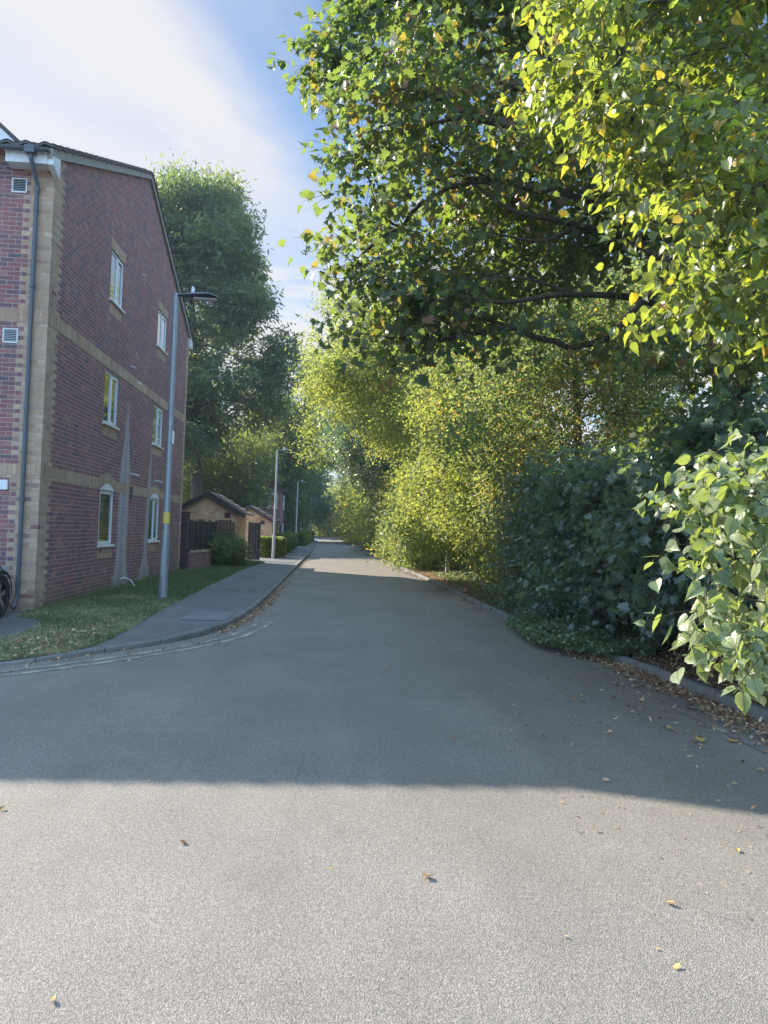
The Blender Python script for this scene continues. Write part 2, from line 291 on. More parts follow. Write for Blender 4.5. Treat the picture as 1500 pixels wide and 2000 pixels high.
def barkmat():
    m,t,o=newmat('bark'); p=objc(t); x,y,z=t.xyz(p); n=t.noise(t.cxyz(x,y,t.m('MULTIPLY',z,.25)),22.,5.,.7); pbsdf(t,o,t.mix(t.mr(n,.3,.7),(.035,.028,.022),(.11,.085,.065)),.9,t.bump(n,.02),0.,.2); return m
M['bark']=barkmat()
# ------------------------------------------------------------------ the ground
MB().add([(-900,-300,-.03),(900,-300,-.03),(900,2500,-.03),(-900,2500,-.03)],[(0,1,2,3)]).build('ground',M['ground'])['kind']='structure'
KL=[(-30,6.5),(-12,6.55),(-8,6.7),(-6,7.0),(-4.7,7.6),(-3.55,8.5),(-2.7,9.55),(-2.1,10.5),(-1.68,11.6),(-1.46,13.2),(-1.36,16),(-1.33,20.),(-1.27,35),(-1.2,57),(-1.45,90),(-2.6,120),(-6,145),(-12,160)]
KR=[(4.6,-8),(4.3,0),(4.05,4),(3.95,6.5),(3.85,9.4),(3.62,11.),(3.42,14),(3.36,17.5),(3.3,25),(3.05,36),(2.7,55),(2.35,80),(1.7,105),(0.,128),(-4,148),(-11,164)]
def resample(pl,step):
    # Catmull-Rom through the points
    P=[np.array(p,float) for p in pl]; P=[2*P[0]-P[1]]+P+[2*P[-1]-P[-2]]; out=[]
    for i in range(1,len(P)-2):
        a,b,c,d=P[i-1:i+3]; L=np.linalg.norm(c-b); n=max(2,int(L/step)); n=min(n,60)
        for k in range(n):
            s=k/n; out.append(.5*((2*b)+(-a+c)*s+(2*a-5*b+4*c-d)*s*s+(-a+3*b-3*c+d)*s**3))
    out.append(P[-2]); return np.array(out)
kl=resample(KL,.35); kr=resample(KR,.35)
def offset(pl,d):
    t=np.gradient(pl,axis=0); t/=np.linalg.norm(t,axis=1)[:,None]; return pl+np.stack([-t[:,1],t[:,0]],1)*d    # d>0 = left of travel
def strip(name,A,B,z,mat):
    n=len(A); zA=z if np.ndim(z) else np.full(n,z); V=np.concatenate([np.c_[A,zA],np.c_[B,zA]]); i=np.arange(n-1); s=np.concatenate([[0],np.cumsum(np.linalg.norm(np.diff(A,axis=0),axis=1))])
    return link(name,npmesh(name,V,np.stack([i,i+1,n+i+1,n+i],1),attr=np.r_[s,s]),mat)
rd=MB().add([(-40,-12,0),(14,-12,0),(14,190,0),(-40,190,0)],[(0,1,2,3)]).build('road',M['road']); rd['kind']='structure'
# kerbs: real upstands
def pz(y): return np.interp(y,[8.,12.5],[.03,.094])
def kerb(name,pl,side,top=.10,w=.125):
    if name=='kerb' and side==1: top=pz(pl[:,1])+.003
    a=pl; b=offset(pl,side*.018); c=offset(pl,side*w); n=len(a); s=np.concatenate([[0],np.cumsum(np.linalg.norm(np.diff(a,axis=0),axis=1))])
    wob=.006*np.sin(s*.9)+.004*np.sin(s*2.7+1); prof=[(a,-.02*np.ones(n)),(a,top-.02+wob),(b,top+wob),(c,top+.002+wob),(c,-.02*np.ones(n))]
    V=np.concatenate([np.c_[q,z] for q,z in prof]); i=np.arange(n-1); Fc=np.concatenate([np.stack([k*n+i,k*n+i+1,(k+1)*n+i+1,(k+1)*n+i],1) for k in range(4)])
    o=link(name,npmesh(name,V,Fc,attr=np.tile(s,5)),M['kerb']); o['kind']='structure'; return o
kerb('kerb',kl,1,.095); kerb('kerb',kr,-1,.10)
# left pavement slab, sheet from kerb back
pin=offset(kl,.123); n=len(pin)
back=np.array([(min(p[0]-.1,-5.0) if p[1]>9 else p[0],max(p[1],25) if p[1]>25 else 25) for p in pin])
pts=[tuple(p)+(.094,) for p in pin]; far=[(-60,170,.094),(-60,6.62,.094)]
def sloped(name,pts,dz,mat):
    bm=bmesh.new(); vs=[bm.verts.new((p[0],p[1],0)) for p in pts]; bm.faces.new(vs); bmesh.ops.triangulate(bm,faces=bm.faces)
    for yy in np.arange(7.,13.01,.5): bmesh.ops.bisect_plane(bm,geom=bm.verts[:]+bm.edges[:]+bm.faces[:],plane_co=(0,yy,0),plane_no=(0,1,0))
    for q in bm.verts: q.co.z=float(pz(q.co.y))+dz
    bmesh.ops.recalc_face_normals(bm,faces=bm.faces); me=bpy.data.meshes.new(name); bm.to_mesh(me); bm.free()
    if me.polygons[0].normal.z<0: me.flip_normals()
    o=link(name,me,mat); o['kind']='structure'; return o
sloped('pavement',pts+far,0.,M['pave'])
# grass verge beside the building
GP=[(-3.9,8.22),(-3.3,8.83),(-3.0,9.25),(-2.83,9.9),(-2.78,11.3),(-2.88,13.9),(-2.93,18.6),(-2.95,24),(-2.96,27.7),(-2.78,31.3),(-2.75,33.5),(-3.6,33.6),(-4.3,30),(-4.6,24.9),(-4.78,24.9),(-4.78,13.0),(-4.75,12.2),(-4.15,11.75),(-4.0,10.6),(-4.35,9.7),(-4.9,8.7),(-5.3,7.9),(-4.6,7.8)]
def sheet(name,poly,z,mat,kind='structure'):
    bm=bmesh.new(); f=bm.faces.new([bm.verts.new((p[0],p[1],z)) for p in poly]); f.normal_update()
    if f.normal.z<0: f.normal_flip()
    bmesh.ops.triangulate(bm,faces=bm.faces); me=bpy.data.meshes.new(name); bm.to_mesh(me); bm.free(); o=link(name,me,mat); o['kind']=kind; return o
sloped('grass_verge',GP,.006,M['turf'])
def inpoly(P,poly):
    x,y=P[:,0],P[:,1]; c=np.zeros(len(P),bool); n=len(poly); j=n-1
    for i in range(n):
        xi,yi=poly[i][:2]; xj,yj=poly[j][:2]
        if yi!=yj: c^=((yi>y)!=(yj>y))&(x<(xj-xi)*(y-yi)/(yj-yi)+xi)
        j=i
    return c
def sample_poly(rng,poly,n):
    P=np.array(poly); lo,hi=P.min(0),P.max(0); out=np.zeros((0,2))
    while len(out)<n:
        q=rng.uniform(lo,hi,(n*2,2)); out=np.r_[out,q[inpoly(q,poly)]]
    return out[:n]
rng=np.random.default_rng(5)
# right verge: soil bank rising gently away from the kerb
kin=offset(kr,-.123); rows=[]
offs=[0,.25,.5,.8,1.2,1.7,2.4,3.2,4.5,6.5,9,14,25,60]
for k,d in enumerate(offs):
    q=offset(kin,-d) if d<3 else kin+np.array([d,0]); z=.075+.05*min(d,6)+.03*np.sin(q[:,1]*2.1+d*3)*min(d,1)+.02*np.sin(q[:,1]*5.3+d*7)*min(d,1); rows.append(np.c_[q,z])
V=np.concatenate(rows); n=len(kin); i=np.arange(n-1); Fc=np.concatenate([np.stack([k*n+i,k*n+i+1,(k+1)*n+i+1,(k+1)*n+i],1)[:,::-1] for k in range(len(offs)-1)])
link('soil_verge',npmesh('soil_verge',V,Fc),M['soil'])['kind']='structure'
# worn double yellow lines
def dyl(pl,side,segs,name='road_marking',mt='line'):
    for d in (.30,.50):
        for a,b in segs:
            q=offset(pl,-side*d); w=offset(pl,-side*(d+.075)); k=(pl[:,1]>a)&(pl[:,1]<b)
            o=strip(name,q[k],w[k],.005,M[mt]); o['kind']='structure'
dyl(kl,1,[(7.4,13.4)]); dyl(kr,-1,[(4.6,11.3),(17.2,27.)],mt='line2')
MB().box(-2.32,-1.6,12.3,13.6,.0985,.0985+.0035).build('pavement_patch',M['patch'])['kind']='structure'
# ------------------------------------------------------------------ leaves
def tmpl(kind):
    if kind=='maple':
        o=[(0,0),(.16,.10),(.42,.02),(.36,.22),(.60,.42),(.36,.46),(.30,.56),(.34,.80),(.14,.72),(0,1.05)]
    elif kind=='lime':
        o=[(0,0),(.14,-.08),(.30,-.03),(.42,.12),(.43,.26),(.47,.40),(.38,.56),(.36,.67),(.23,.80),(.12,.92),(0,1.14)]
    elif kind=='oval':
        o=[(0,0),(.24,.35),(.18,.75),(0,1.)]
    elif kind=='narrow':
        o=[(0,0),(.13,.45),(0,1.)]
    right=o; left=[(-a,b) for a,b in o[1:-1]]
    mid=[(0,.35),(0,.68)] if kind in('maple','lime') else []
    pts=right+left+mid; V=np.array([(a,b,.30*abs(a)-.22*b*b) for a,b in pts]); nr=len(right); nl=len(left); F=[]
    ridx=list(range(nr)); lidx=[0]+list(range(nr,nr+nl))+[nr-1]
    if mid:
        m=nr+nl
        for idx,fl in ((ridx,0),(lidx,1)):
            for a,b in zip(idx[:-1],idx[1:]):
                yb=(V[a][1]+V[b][1])/2; c=m if yb<.5 else m+1; F.append((c,a,b) if not fl else (c,b,a))
        half=len(ridx)//2
        ja=[k for k in range(len(ridx)-1) if (V[ridx[k]][1]+V[ridx[k+1]][1])/2<.5][-1]+1; F.append((m,ridx[ja],m+1)); F.append((m+1,lidx[ja],m))
    else:
        for k in range(1,nr-1): F.append((0,ridx[k],ridx[k+1]))
        for k in range(1,len(lidx)-1): F.append((0,lidx[k+1],lidx[k]))
    return V,np.array(F)
TM={k:tmpl(k) for k in('maple','lime','oval','narrow')}
LR=np.random.default_rng(77)
def nrmz(a): return a/np.maximum(np.linalg.norm(a,axis=-1,keepdims=True),1e-9)
def leaf_geo(kind,P,D,N,size,width=1.):
    V,Fc=TM[kind]; V=V.copy(); D=nrmz(D); n_=len(P); rx=LR.uniform(.78,1.15,n_)[:,None]; rzz=LR.uniform(-.3,2.4,n_)[:,None]; rb=LR.normal(0,.10,n_)[:,None]; X=nrmz(np.cross(D,N)); N=np.cross(X,D); s=size[:,None,None]
    vx=(V[None,:,0]*rx+rb*V[None,:,1]**2)*width; vz=V[None,:,2]*rzz; vv=P[:,None,:]+s*(vx[...,None]*X[:,None,:]+V[None,:,1,None]*D[:,None,:]+vz[...,None]*N[:,None,:])
    return vv.reshape(-1,3),(Fc[None]+np.arange(len(P))[:,None,None]*len(V)).reshape(-1,3),len(V)
def tubes(C,Rd,sides=4):
    """C (N,K,3) Rd (N,K)"""
    N,K,_=C.shape; T=np.gradient(C,axis=1); T=nrmz(T); ref=np.where(np.abs(T[...,2:3])>.9,np.array([1.,0,0]),np.array([0,0,1.])); A=nrmz(np.cross(T,ref)); B=np.cross(T,A)
    th=np.arange(sides)*2*math.pi/sides; V=C[:,:,None,:]+Rd[:,:,None,None]*(A[:,:,None,:]*np.cos(th)[:,None]+B[:,:,None,:]*np.sin(th)[:,None])
    b=np.arange(N)[:,None,None]*K*sides; k=np.arange(K-1)[None,:,None]*sides; s=np.arange(sides)[None,None,:]; s2=(s+1)%sides
    Fc=np.stack([b+k+s,b+k+s2,b+k+sides+s2,b+k+sides+s],-1).reshape(-1,4); return V.reshape(-1,3),Fc
def quad(a,b,c,K):
    s=np.linspace(0,1,K)[None,:,None]; return (1-s)**2*a[:,None]+2*s*(1-s)*b[:,None]+s*s*c[:,None]
def clumps_px(rng,poly,y0,y1,r,n,xmin=None):
    """clump centres filling the solid angle a crown outline covers between two real distances"""
    out=[]; tries=0
    while len(out)<n and tries<n*60:
        tries+=1; q=sample_poly(rng,poly,1)[0]; y=rng.uniform(y0,y1); p=W(q[0],q[1],y); rr=r*rng.choice([.45,.7,.9,1.1,1.35])
        if p[2]<rr*.6: continue
        if xmin is not None and p[0]<xmin+rr*.6: continue
        if all(np.linalg.norm(p-o[:3])>.75*(rr+o[3])*.8 for o in out) or tries>n*30: out.append(np.r_[p,rr])
    return np.array(out)
def clumps_ell(rng,c,rad,r,n):
    out=[]; tries=0
    while len(out)<n and tries<n*60:
        tries+=1; d=nrmz(rng.normal(size=3)); p=np.array(c)+d*np.array(rad)*rng.uniform(.35,1.)**.6; rr=r*rng.uniform(.75,1.25)
        if p[2]<.3: continue
        if all(np.linalg.norm(p-o[:3])>.55*(rr+o[3]) for o in out) or tries>n*40: out.append(np.r_[p,rr])
    return np.array(out)
def resample3(Q,k):
    P=[2*Q[0]-Q[1]]+list(Q)+[2*Q[-1]-Q[-2]]; out=[]
    for i in range(1,len(P)-2):
        a,b,c,d=P[i-1:i+3]
        for j in range(k):
            s=j/k; out.append(.5*((2*b)+(-a+c)*s+(2*a-5*b+4*c-d)*s*s+(-a+3*b-3*c+d)*s**3))
    out.append(P[-2]); return np.array(out)
def make_tree(name,label,cat,group,base,top,tr,cl,kind,size,mat,dens=60,m=7,L=.45,up=.35,droop=.5,seed=1,nb=9,lean=None,tilt=.8,tw_wood=False,tint=(0.,1.),crown='crown',wood='trunk',lift=.25,width=1.,shell=.45,outb=(0,0,0),limb_r=.30,into=None,flat=.8,pet=0.,extra=(),cvar=.2):
    """trunk + limbs reaching every clump + branchlets + leaf sprays"""
    rng=np.random.default_rng(seed); base=np.array(base,float); top=np.array(top,float); th=into or thing(name,label,cat,tuple(base),0,group); ob=base.copy() if into is None else np.array(into.location)
    C=cl[:,:3]; r=cl[:,3]; VW=[];FW=[];o=0
    def addw(V,Fc):
        nonlocal o
        VW.append(V); FW.append(Fc+o); o+=len(V)
    K=9; s=np.linspace(0,1,K)[:,None]; tc=base+(top-base)*s+np.c_[.12*np.sin(s[:,0]*5+seed),.12*np.cos(s[:,0]*4+seed*2),0*s[:,0]]*s*(1.2 if tr>.1 else .5); tc[0]-=[0,0,.15]
    addw(*tubes(tc[None],(tr*(1.25-.85*s[:,0]**.7))[None],10))
    H=max(top[2]-base[2],.1); NC=len(C); hd=np.linalg.norm(C[:,:2]-base[:2],axis=1); tt=np.clip((C[:,2]-base[2]-hd*rng.uniform(.15,.55,NC))/H,.15,.98)
    st=np.stack([np.interp(tt,s[:,0],tc[:,k]) for k in range(3)],1); dtr=np.linalg.norm(C-st,axis=1); order=np.argsort(dtr); par=-np.ones(NC,int); pl=dtr.copy(); done=[]
    for i in order:
        best=dtr[i]*1.15
        for j in done:
            w=np.linalg.norm(C[i]-C[j]); c_=w+.42*pl[j]
            if c_<best and w<dtr[i]*.95: best=c_; par[i]=j
        pl[i]=dtr[i] if par[i]<0 else np.linalg.norm(C[i]-C[par[i]])+pl[par[i]]; done.append(i)
    cnt=np.ones(NC)
    for i in order[::-1]:
        if par[i]>=0: cnt[par[i]]+=cnt[i]
    src=np.where(par[:,None]>=0,C[np.maximum(par,0)],st); r0=np.clip(limb_r*tr*np.sqrt(cnt/max(cnt.max(),1))*1.15,.007*min(1,tr/.1),None); rs=np.where(par>=0,np.minimum(r0*1.05,r0[np.maximum(par,0)]*.8),r0)
    vec=C-src; ln=np.linalg.norm(vec,axis=1); pd=np.where(par[:,None]>=0,nrmz(C[np.maximum(par,0)]-src[np.maximum(par,0)]),[0,0,1.]); mid=src+pd*(ln*.35)[:,None]+vec*.25+rng.normal(0,.06,(NC,3))*ln[:,None]
    lm=quad(src,mid,C,8); lm+=rng.normal(0,.018,lm.shape)*np.sin(np.linspace(0,math.pi,8))[None,:,None]*ln[:,None,None]
    child=np.zeros(NC)
    for i in range(NC):
        if par[i]>=0: child[par[i]]=max(child[par[i]],rs[i])
    re=np.maximum(child*.95,r0*.3); addw(*tubes(lm,rs[:,None]+(re-rs)[:,None]*np.linspace(0,1,8)[None],7))
    nt=np.maximum(3,(dens*(r/r.mean())**2).astype(int)); ci=np.repeat(np.arange(len(C)),nt)
    d=nrmz(rng.normal(size=(len(ci),3))); P=C[ci]+d*(r[ci]*rng.uniform(0,1,len(ci))**shell*rng.choice([1,1,1,1,1.3,1.7],len(ci)))[:,None]*np.array([1,1,flat])
    cen=C.mean(0); outw=nrmz(P-np.array([base[0],base[1],P[:,2].mean()])[None]*[1,1,1]); D=nrmz(d*.7+outw*.45+rng.normal(0,.35,d.shape)+[0,0,lift]+np.array(outb))
    for pts_,ra,rb_ in extra:
        Q=np.array(pts_,float); q=resample3(Q,10); addw(*tubes(q[None],np.linspace(ra,rb_,len(q))[None],8))
    # branchlets clump centre -> twig origins
    sel=rng.permutation(len(ci))[:min(len(ci),nb*len(C))]; A=C[ci[sel]]+rng.normal(0,.03,(len(sel),3)); B=P[sel]; md=(A+B)/2+rng.normal(0,.06,A.shape)*r[ci[sel]][:,None]+[0,0,.05]
    br=np.clip(r0[ci[sel]]*.3,.003,.010*max(1,tr/.1)); addw(*tubes(quad(A,md,B,4),br[:,None]*np.linspace(1,.4,4)[None],4))
    Ls=L*rng.uniform(.6,1.25,len(P))
    if tw_wood: 
        E=P+D*Ls[:,None]+[0,0,-1]*(droop*.35*Ls)[:,None]; addw(*tubes(quad(P,P+D*(Ls*.5)[:,None],E,4),np.full((len(P),1),.0028)*np.linspace(1.2,.5,4)[None],3))
    # leaves
    j=(np.arange(m)+.6)/m; side=np.where(np.arange(m)%2==0,1.,-1.); Sx=nrmz(np.cross(D,nrmz(rng.normal(0,.5,D.shape)+[0,0,1.])))
    Pl=P[:,None]+D[:,None]*(Ls[:,None]*j)[...,None]+np.array([0,0,-1.])*(droop*.35*Ls[:,None]*j**2)[...,None]+rng.normal(0,.12,(len(P),m,3))*L
    Dl=D[:,None]*.45+side[None,:,None]*Sx[:,None]*.85+rng.normal(0,.38,(len(P),m,3))+[0,0,-droop]
    Nl=rng.normal(0,tilt,(len(P),m,3))+np.array([0,0,1.])*up*2+outw[:,None]*.5
    sz=size*rng.uniform(.6,1.25,(len(P),m)); keep=rng.uniform(size=(len(P),m))<.93
    ct=(rng.normal(0,cvar,len(C)))[ci][:,None]+rng.normal(0,.09,(len(P),1))+rng.uniform(0,1,(len(P),m))**1.25
    ct=np.clip(tint[0]+(tint[1]-tint[0])*np.clip(ct,0,1),0,1); 
    Pl,Dl,Nl,sz,ct=Pl[keep],Dl[keep],Nl[keep],sz[keep],ct[keep]; Pl[:,2]=np.maximum(Pl[:,2],.12)
    if pet:
        Pb=Pl+nrmz(Dl)*(sz*pet)[:,None]; addw(*tubes(quad(Pl,(Pl+Pb)/2+[0,0,.12]*(sz*pet)[:,None],Pb,3),np.full((len(Pl),3),.0011),3)); Pl=Pb
    me=npmesh(wood,np.concatenate(VW)-ob,[np.concatenate(FW)],True); link(wood,me,M['bark'],th)
    V,Fc,nv=leaf_geo(kind,Pl,Dl,Nl,sz,width); me=npmesh(crown,V-ob,Fc,False,np.repeat(ct,nv),np.tile(TM[kind][0][:,:2],(len(Pl),1)) if kind in('lime','maple') else None); link(crown,me,M[mat],th)
    return th
# ---------------------------------------------------------------- main building
BX,BF,BB,EZ,RY,RZ=-4.74,12.85,24.85,7.55,18.95,10.02
bld=thing('brick_building','three storey red brick building with buff brick bands, gable end facing the road','building',(BX,BF,0))
def P_(mb,name,mat,parent=None,bevel=0,smooth=False):
    o=mb.build(name,mat,None,bevel,smooth); p=parent or bld; o.parent=p; o.matrix_parent_inverse=world_of(p).inverted(); return o
def roofz(y): return EZ+(RZ-EZ)*(1-abs(y-RY)/((BB-BF)/2))
WG=[(16.12,17.14,1.10,2.25,'g'),(20.47,21.62,1.12,2.25,'g'),(16.1,17.12,3.64,4.72,'m'),(20.47,21.6,3.68,4.73,'m'),(16.18,17.14,6.22,7.26,'t'),(20.52,21.6,6.3,7.26,'t')]
mb=MB(); ys=sorted({BF,RY,BB}|{w[0] for w in WG}|{w[1] for w in WG})
for a,b in zip(ys[:-1],ys[1:]):
    hs=sorted([(w[2],w[3]) for w in WG if w[0]<=a and w[1]>=b]); z=0.
    for h0,h1 in hs: mb.add([(BX,a,z),(BX,b,z),(BX,b,h0),(BX,a,h0)],[(0,1,2,3)]); z=h1
    mb.add([(BX,a,z),(BX,b,z),(BX,b,roofz(b)),(BX,a,roofz(a))],[(0,1,2,3)])
for y0,y1,z0,z1,_ in WG:
    c=[(y0,z0),(y1,z0),(y1,z1),(y0,z1)]
    for (a,b),(c2,d2) in zip(c,c[1:]+c[:1]): mb.add([(BX,a,b),(BX,c2,d2),(BX-.13,c2,d2),(BX-.13,a,b)],[(0,1,2,3)])
# front wall with cross gable, back and far side
XW=-20; mb.add([(XW,BF,0),(BX,BF,0),(BX,BF,EZ),(-5.32,BF,EZ),(-6.82,BF,8.85),(-8.32,BF,EZ),(XW,BF,EZ)],[(0,1,2,3,4,5,6)])
mb.add([(XW,BB,0),(BX,BB,0),(BX,BB,EZ),(XW,BB,EZ),(XW,BF,0),(XW,BF,EZ),(XW,RY,RZ)],[(0,1,2,3),(0,3,6,5,4)])
P_(mb,'wall',M['brick'],bld)
w2=MB().prism([(BB+.003,0),(34.4,0),(34.4,7.55),(29.6,9.7),(BB+.003,7.75)],'x',-20,-7.2); P_(w2,'rear_wing',M['brick2'],bld)
P_(MB().prism([(BB+.05,7.80),(29.6,9.72),(34.75,7.40),(34.75,7.52),(29.6,9.85),(BB+.05,7.93)],'x',-20,-7.1),'rear_roof',M['tile'],bld)
# bands of buff soldier bricks, 4 mm proud, lifting over the ground windows
def arch(y0,y1,zb,rise,n=8): return [(y0+(y1-y0)*k/n, zb+rise*math.sin(math.pi*k/n)) for k in range(n+1)]
b1=MB(); lo=[];hi=[]
def bandseg(a,b): b1.add([(BX+.004,a,2.2525),(BX+.004,b,2.2525),(BX+.004,b,2.48),(BX+.004,a,2.48)],[(0,1,2,3)])
yy=[BF+.0]+[16.0,17.26,20.35,21.75]+[BB]
for a,b in ((yy[0],yy[1]),(yy[2],yy[3]),(yy[4],yy[5])): bandseg(a,b)
for a,b in ((yy[1],yy[2]),(yy[3],yy[4])):
    L_=arch(a,b,2.2525,.13); U_=arch(a,b,2.48,.13)
    for k in range(8): b1.add([(BX+.004,*L_[k]),(BX+.004,*L_[k+1]),(BX+.004,*U_[k+1]),(BX+.004,*U_[k])],[(0,1,2,3)])
b1.add([(BX+.004,BF-.004,2.2525),(XW,BF-.004,2.2525),(XW,BF-.004,2.48),(BX+.004,BF-.004,2.48)],[(0,1,2,3)])
P_(b1,'brick_band',M['soldier'])
b2=MB(); z0,z1=4.79,5.03
b2.add([(BX+.004,BF-.004,z0),(BX+.004,BB,z0),(BX+.004,BB,z1),(BX+.004,BF-.004,z1),(XW,BF-.004,z0),(XW,BF-.004,z1)],[(0,1,2,3),(4,0,3,5)]); P_(b2,'brick_band',M['soldier'])
for y0,y1,z0,z1,ty in WG:
    # frame
    w=MB(); xf=BX-.07; fx=BX-.022
    def bar(a,b,c,d,dx=0): w.box(xf,fx+dx,a,b,c,d)
    t_=.048; bar(y0,y1,z0,z0+t_); bar(y0,y1,z1-t_,z1); bar(y0,y0+t_,z0+t_,z1-t_); bar(y1-t_,y1,z0+t_,z1-t_); ym=(y0+y1)/2 if ty!='g' or y0>18 else None
    segs=[(y0+t_,y1-t_)]
    if ym: bar(ym-.03,ym+.03,z0+t_,z1-t_,.004); segs=[(y0+t_,ym-.03),(ym+.03,y1-t_)]
    for k,(a,b) in enumerate(segs):      # opening casements
        e=.03; 
        if k==len(segs)-1 or not ym:
            w.box(xf+.01,fx+.012,a,b,z0+t_,z0+t_+e); w.box(xf+.01,fx+.012,a,b,z1-t_-e,z1-t_); w.box(xf+.01,fx+.012,a,a+e,z0+t_+e,z1-t_-e); w.box(xf+.01,fx+.012,b-e,b,z0+t_+e,z1-t_-e)
    if ty=='g': w.prism(arch(y0,y1,z1,.14)+[(y1,z1-.001),(y0,z1-.001)][:0],'x',BX-.02,BX+.012)
    wo=P_(w,'window',M['white'])
    P_(MB().box(xf-.01,xf+.032,y0+.03,y1-.03,z0+.03,z1-.03),'pane',M['glass'],wo)
    P_(MB().box(BX-.06,BX+.055,y0-.05,y1+.05,z0-.045,z0-.002),'window_sill',M['white'],wo,.006)
    l=MB()
    if ty=='t': l.prism([(y0-.02,z1+.004),(y1+.02,z1+.004),(y1+.10,z1+.23),(y0-.10,z1+.23)],'x',BX-.02,BX+.005)
    if ty=='t': P_(l,'lintel',M['soldier'])
    P_(MB().box(BX-.02,BX+.005,y0,y1,z0-.27,z0-.05),'brick_apron',M['soldier'])
# roof: wavy tiles, front slope, rear slope, cross gable
def tiles(name,x0,x1,ya,za,yb,zb,parent,mat,wav=.028,per=.30,course=.33,thick=.05):
    nx=int((x1-x0)/(per/6))+1; L_=math.hypot(yb-ya,zb-za); nc=max(2,int(L_/course)); xs=np.linspace(x0,x1,nx); rows=[]
    dy,dz=(yb-ya)/L_,(zb-za)/L_; ny,nz_=-dz,dy
    if nz_<0: ny,nz_=-ny,-nz_
    for k in range(nc):
        for s,h in ((k/nc,.028),((k+1)/nc,0.)):
            w_=wav*np.maximum(np.cos(xs/per*2*math.pi),-.35)+h; rows.append(np.c_[xs,ya+(yb-ya)*s+ny*w_,za+(zb-za)*s+nz_*w_])
    V=np.concatenate(rows); n=nx; i=np.arange(n-1); Fc=np.concatenate([np.stack([k*n+i,k*n+i+1,(k+1)*n+i+1,(k+1)*n+i],1) for k in range(len(rows)-1)])
    V2=V.copy(); V2[:,2]-=thick; V=np.r_[V,V2]; Fc=np.r_[Fc,Fc[:,::-1]+len(V2)]; m_=len(rows); k=np.arange(m_-1)
    e=[np.stack([q+k*n,q+(k+1)*n,q+(k+1)*n+len(V2),q+k*n+len(V2)],1) for q in (0,n-1)]+[np.stack([r*n+i,r*n+i+1,r*n+i+1+len(V2),r*n+i+len(V2)],1) for r in (0,m_-1)]
    o=link(name,npmesh(name,V,[np.concatenate([Fc]+e)],False),mat); o.parent=parent; o.matrix_parent_inverse=world_of(parent).inverted(); return o
OV=.30; sl_=(RZ-EZ)/((BB-BF)/2)
rf=tiles('roof',-20,BX+.09,BF-OV,EZ-OV*sl_+.18,RY,RZ+.16,bld,M['tile'])
tiles('roof',-20,BX+.09,BB+OV,EZ-OV*sl_+.18,RY,RZ+.16,bld,M['tile'])
# mortar undercloak and verge strip
v=MB()
for ya,yb in ((BF-OV,RY),(BB+OV,RY)):
    za=EZ-OV*sl_; v.prism([(ya,za-.03),(yb,RZ-.02),(yb,RZ+.13),(ya,za+.13)],'x',BX-.02,BX+.06)
P_(v,'verge',M['mortar'])
P_(MB().box(-5.42,BX-.02,BF-OV+.02,BF-OV+.045,EZ-.24,EZ-.03),'fascia',M['whitepaint']); P_(MB().box(-20,-8.3,BF-OV+.02,BF-OV+.045,EZ-.24,EZ-.03),'fascia',M['whitepaint'])
P_(MB().prism([(BF-OV+.02,EZ-.25),(BF+.03,EZ-.36),(BF+.03,EZ-.02),(BF-OV+.02,EZ-.12)],'x',BX-.015,BX+.075),'box_end',M['whitepaint'])
P_(MB().prism([(BB-.03,EZ-.30),(BB+OV-.02,EZ-.30),(BB+OV-.02,EZ-.12),(BB-.03,EZ-.02)],'x',BX-.015,BX+.07),'box_end',M['whitepaint'])
P_(MB().box(-5.42,BX-.02,BF-OV+.046,BF-.002,EZ-.238,EZ-.225),'soffit',M['whitepaint'])
# cross gable roof with white barge boards
cg=MB(); 
for s in (-1,1):
    xa,xb=(-6.82,-6.82+s*1.62); cg.add([(xa,BF-.22,9.05),(xb,BF-.22,7.66),(xb,BF+3,7.66),(xa,BF+3.5,9.05),(xa,BF-.22,8.98),(xb,BF-.22,7.59),(xb,BF+3,7.59),(xa,BF+3.5,8.98)],[(0,1,2,3),(4,7,6,5),(0,4,5,1),(1,5,6,2),(3,2,6,7)])
P_(cg,'roof',M['tile'])
bb=MB()
for s in (-1,1): bb.prism([(-6.82,8.97),(-6.82+s*1.56,7.63),(-6.82+s*1.56,7.40),(-6.82+s*1.45,7.43),(-6.82,8.72)],'y',BF-.20,BF-.17)
P_(bb,'barge_board',M['whitepaint'])
g=MB(); 
for k in range(2):
    xa,xb=((-5.50,BX+.03),(-20,-8.35))[k]; n=9; poly=[(BF-OV-.11+.055*(1-math.cos(math.pi*j/(n-1))),EZ-.03-.06*math.sin(math.pi*j/(n-1))) for j in range(n)]; g.prism(poly,'x',xa,xb)
g.box(-5.08,-4.92,BF-OV-.125,BF-OV-.005,EZ-.13,EZ-.01)
go=P_(g,'gutter',M['pipe'],bld,0,True)
dp=MB(); x_=-4.99; dp.tube([(x_,BF-OV-.05,EZ-.10),(x_,BF-OV-.05,EZ-.20),(x_,BF-.06,EZ-.48),(x_,BF-.055,EZ-.60),(x_,BF-.055,2.),(x_,BF-.055,.40),(x_,BF-.06,.30),(x_,BF-.20,.16)],.034,12)
for z in (EZ-.58,EZ-.9,5.4,3.4,1.9,.55): dp.tube([(x_,BF-.055,z-.035),(x_,BF-.055,z+.035)],.043,12)
P_(dp,'downpipe',M['pipe'],bld,0,True)
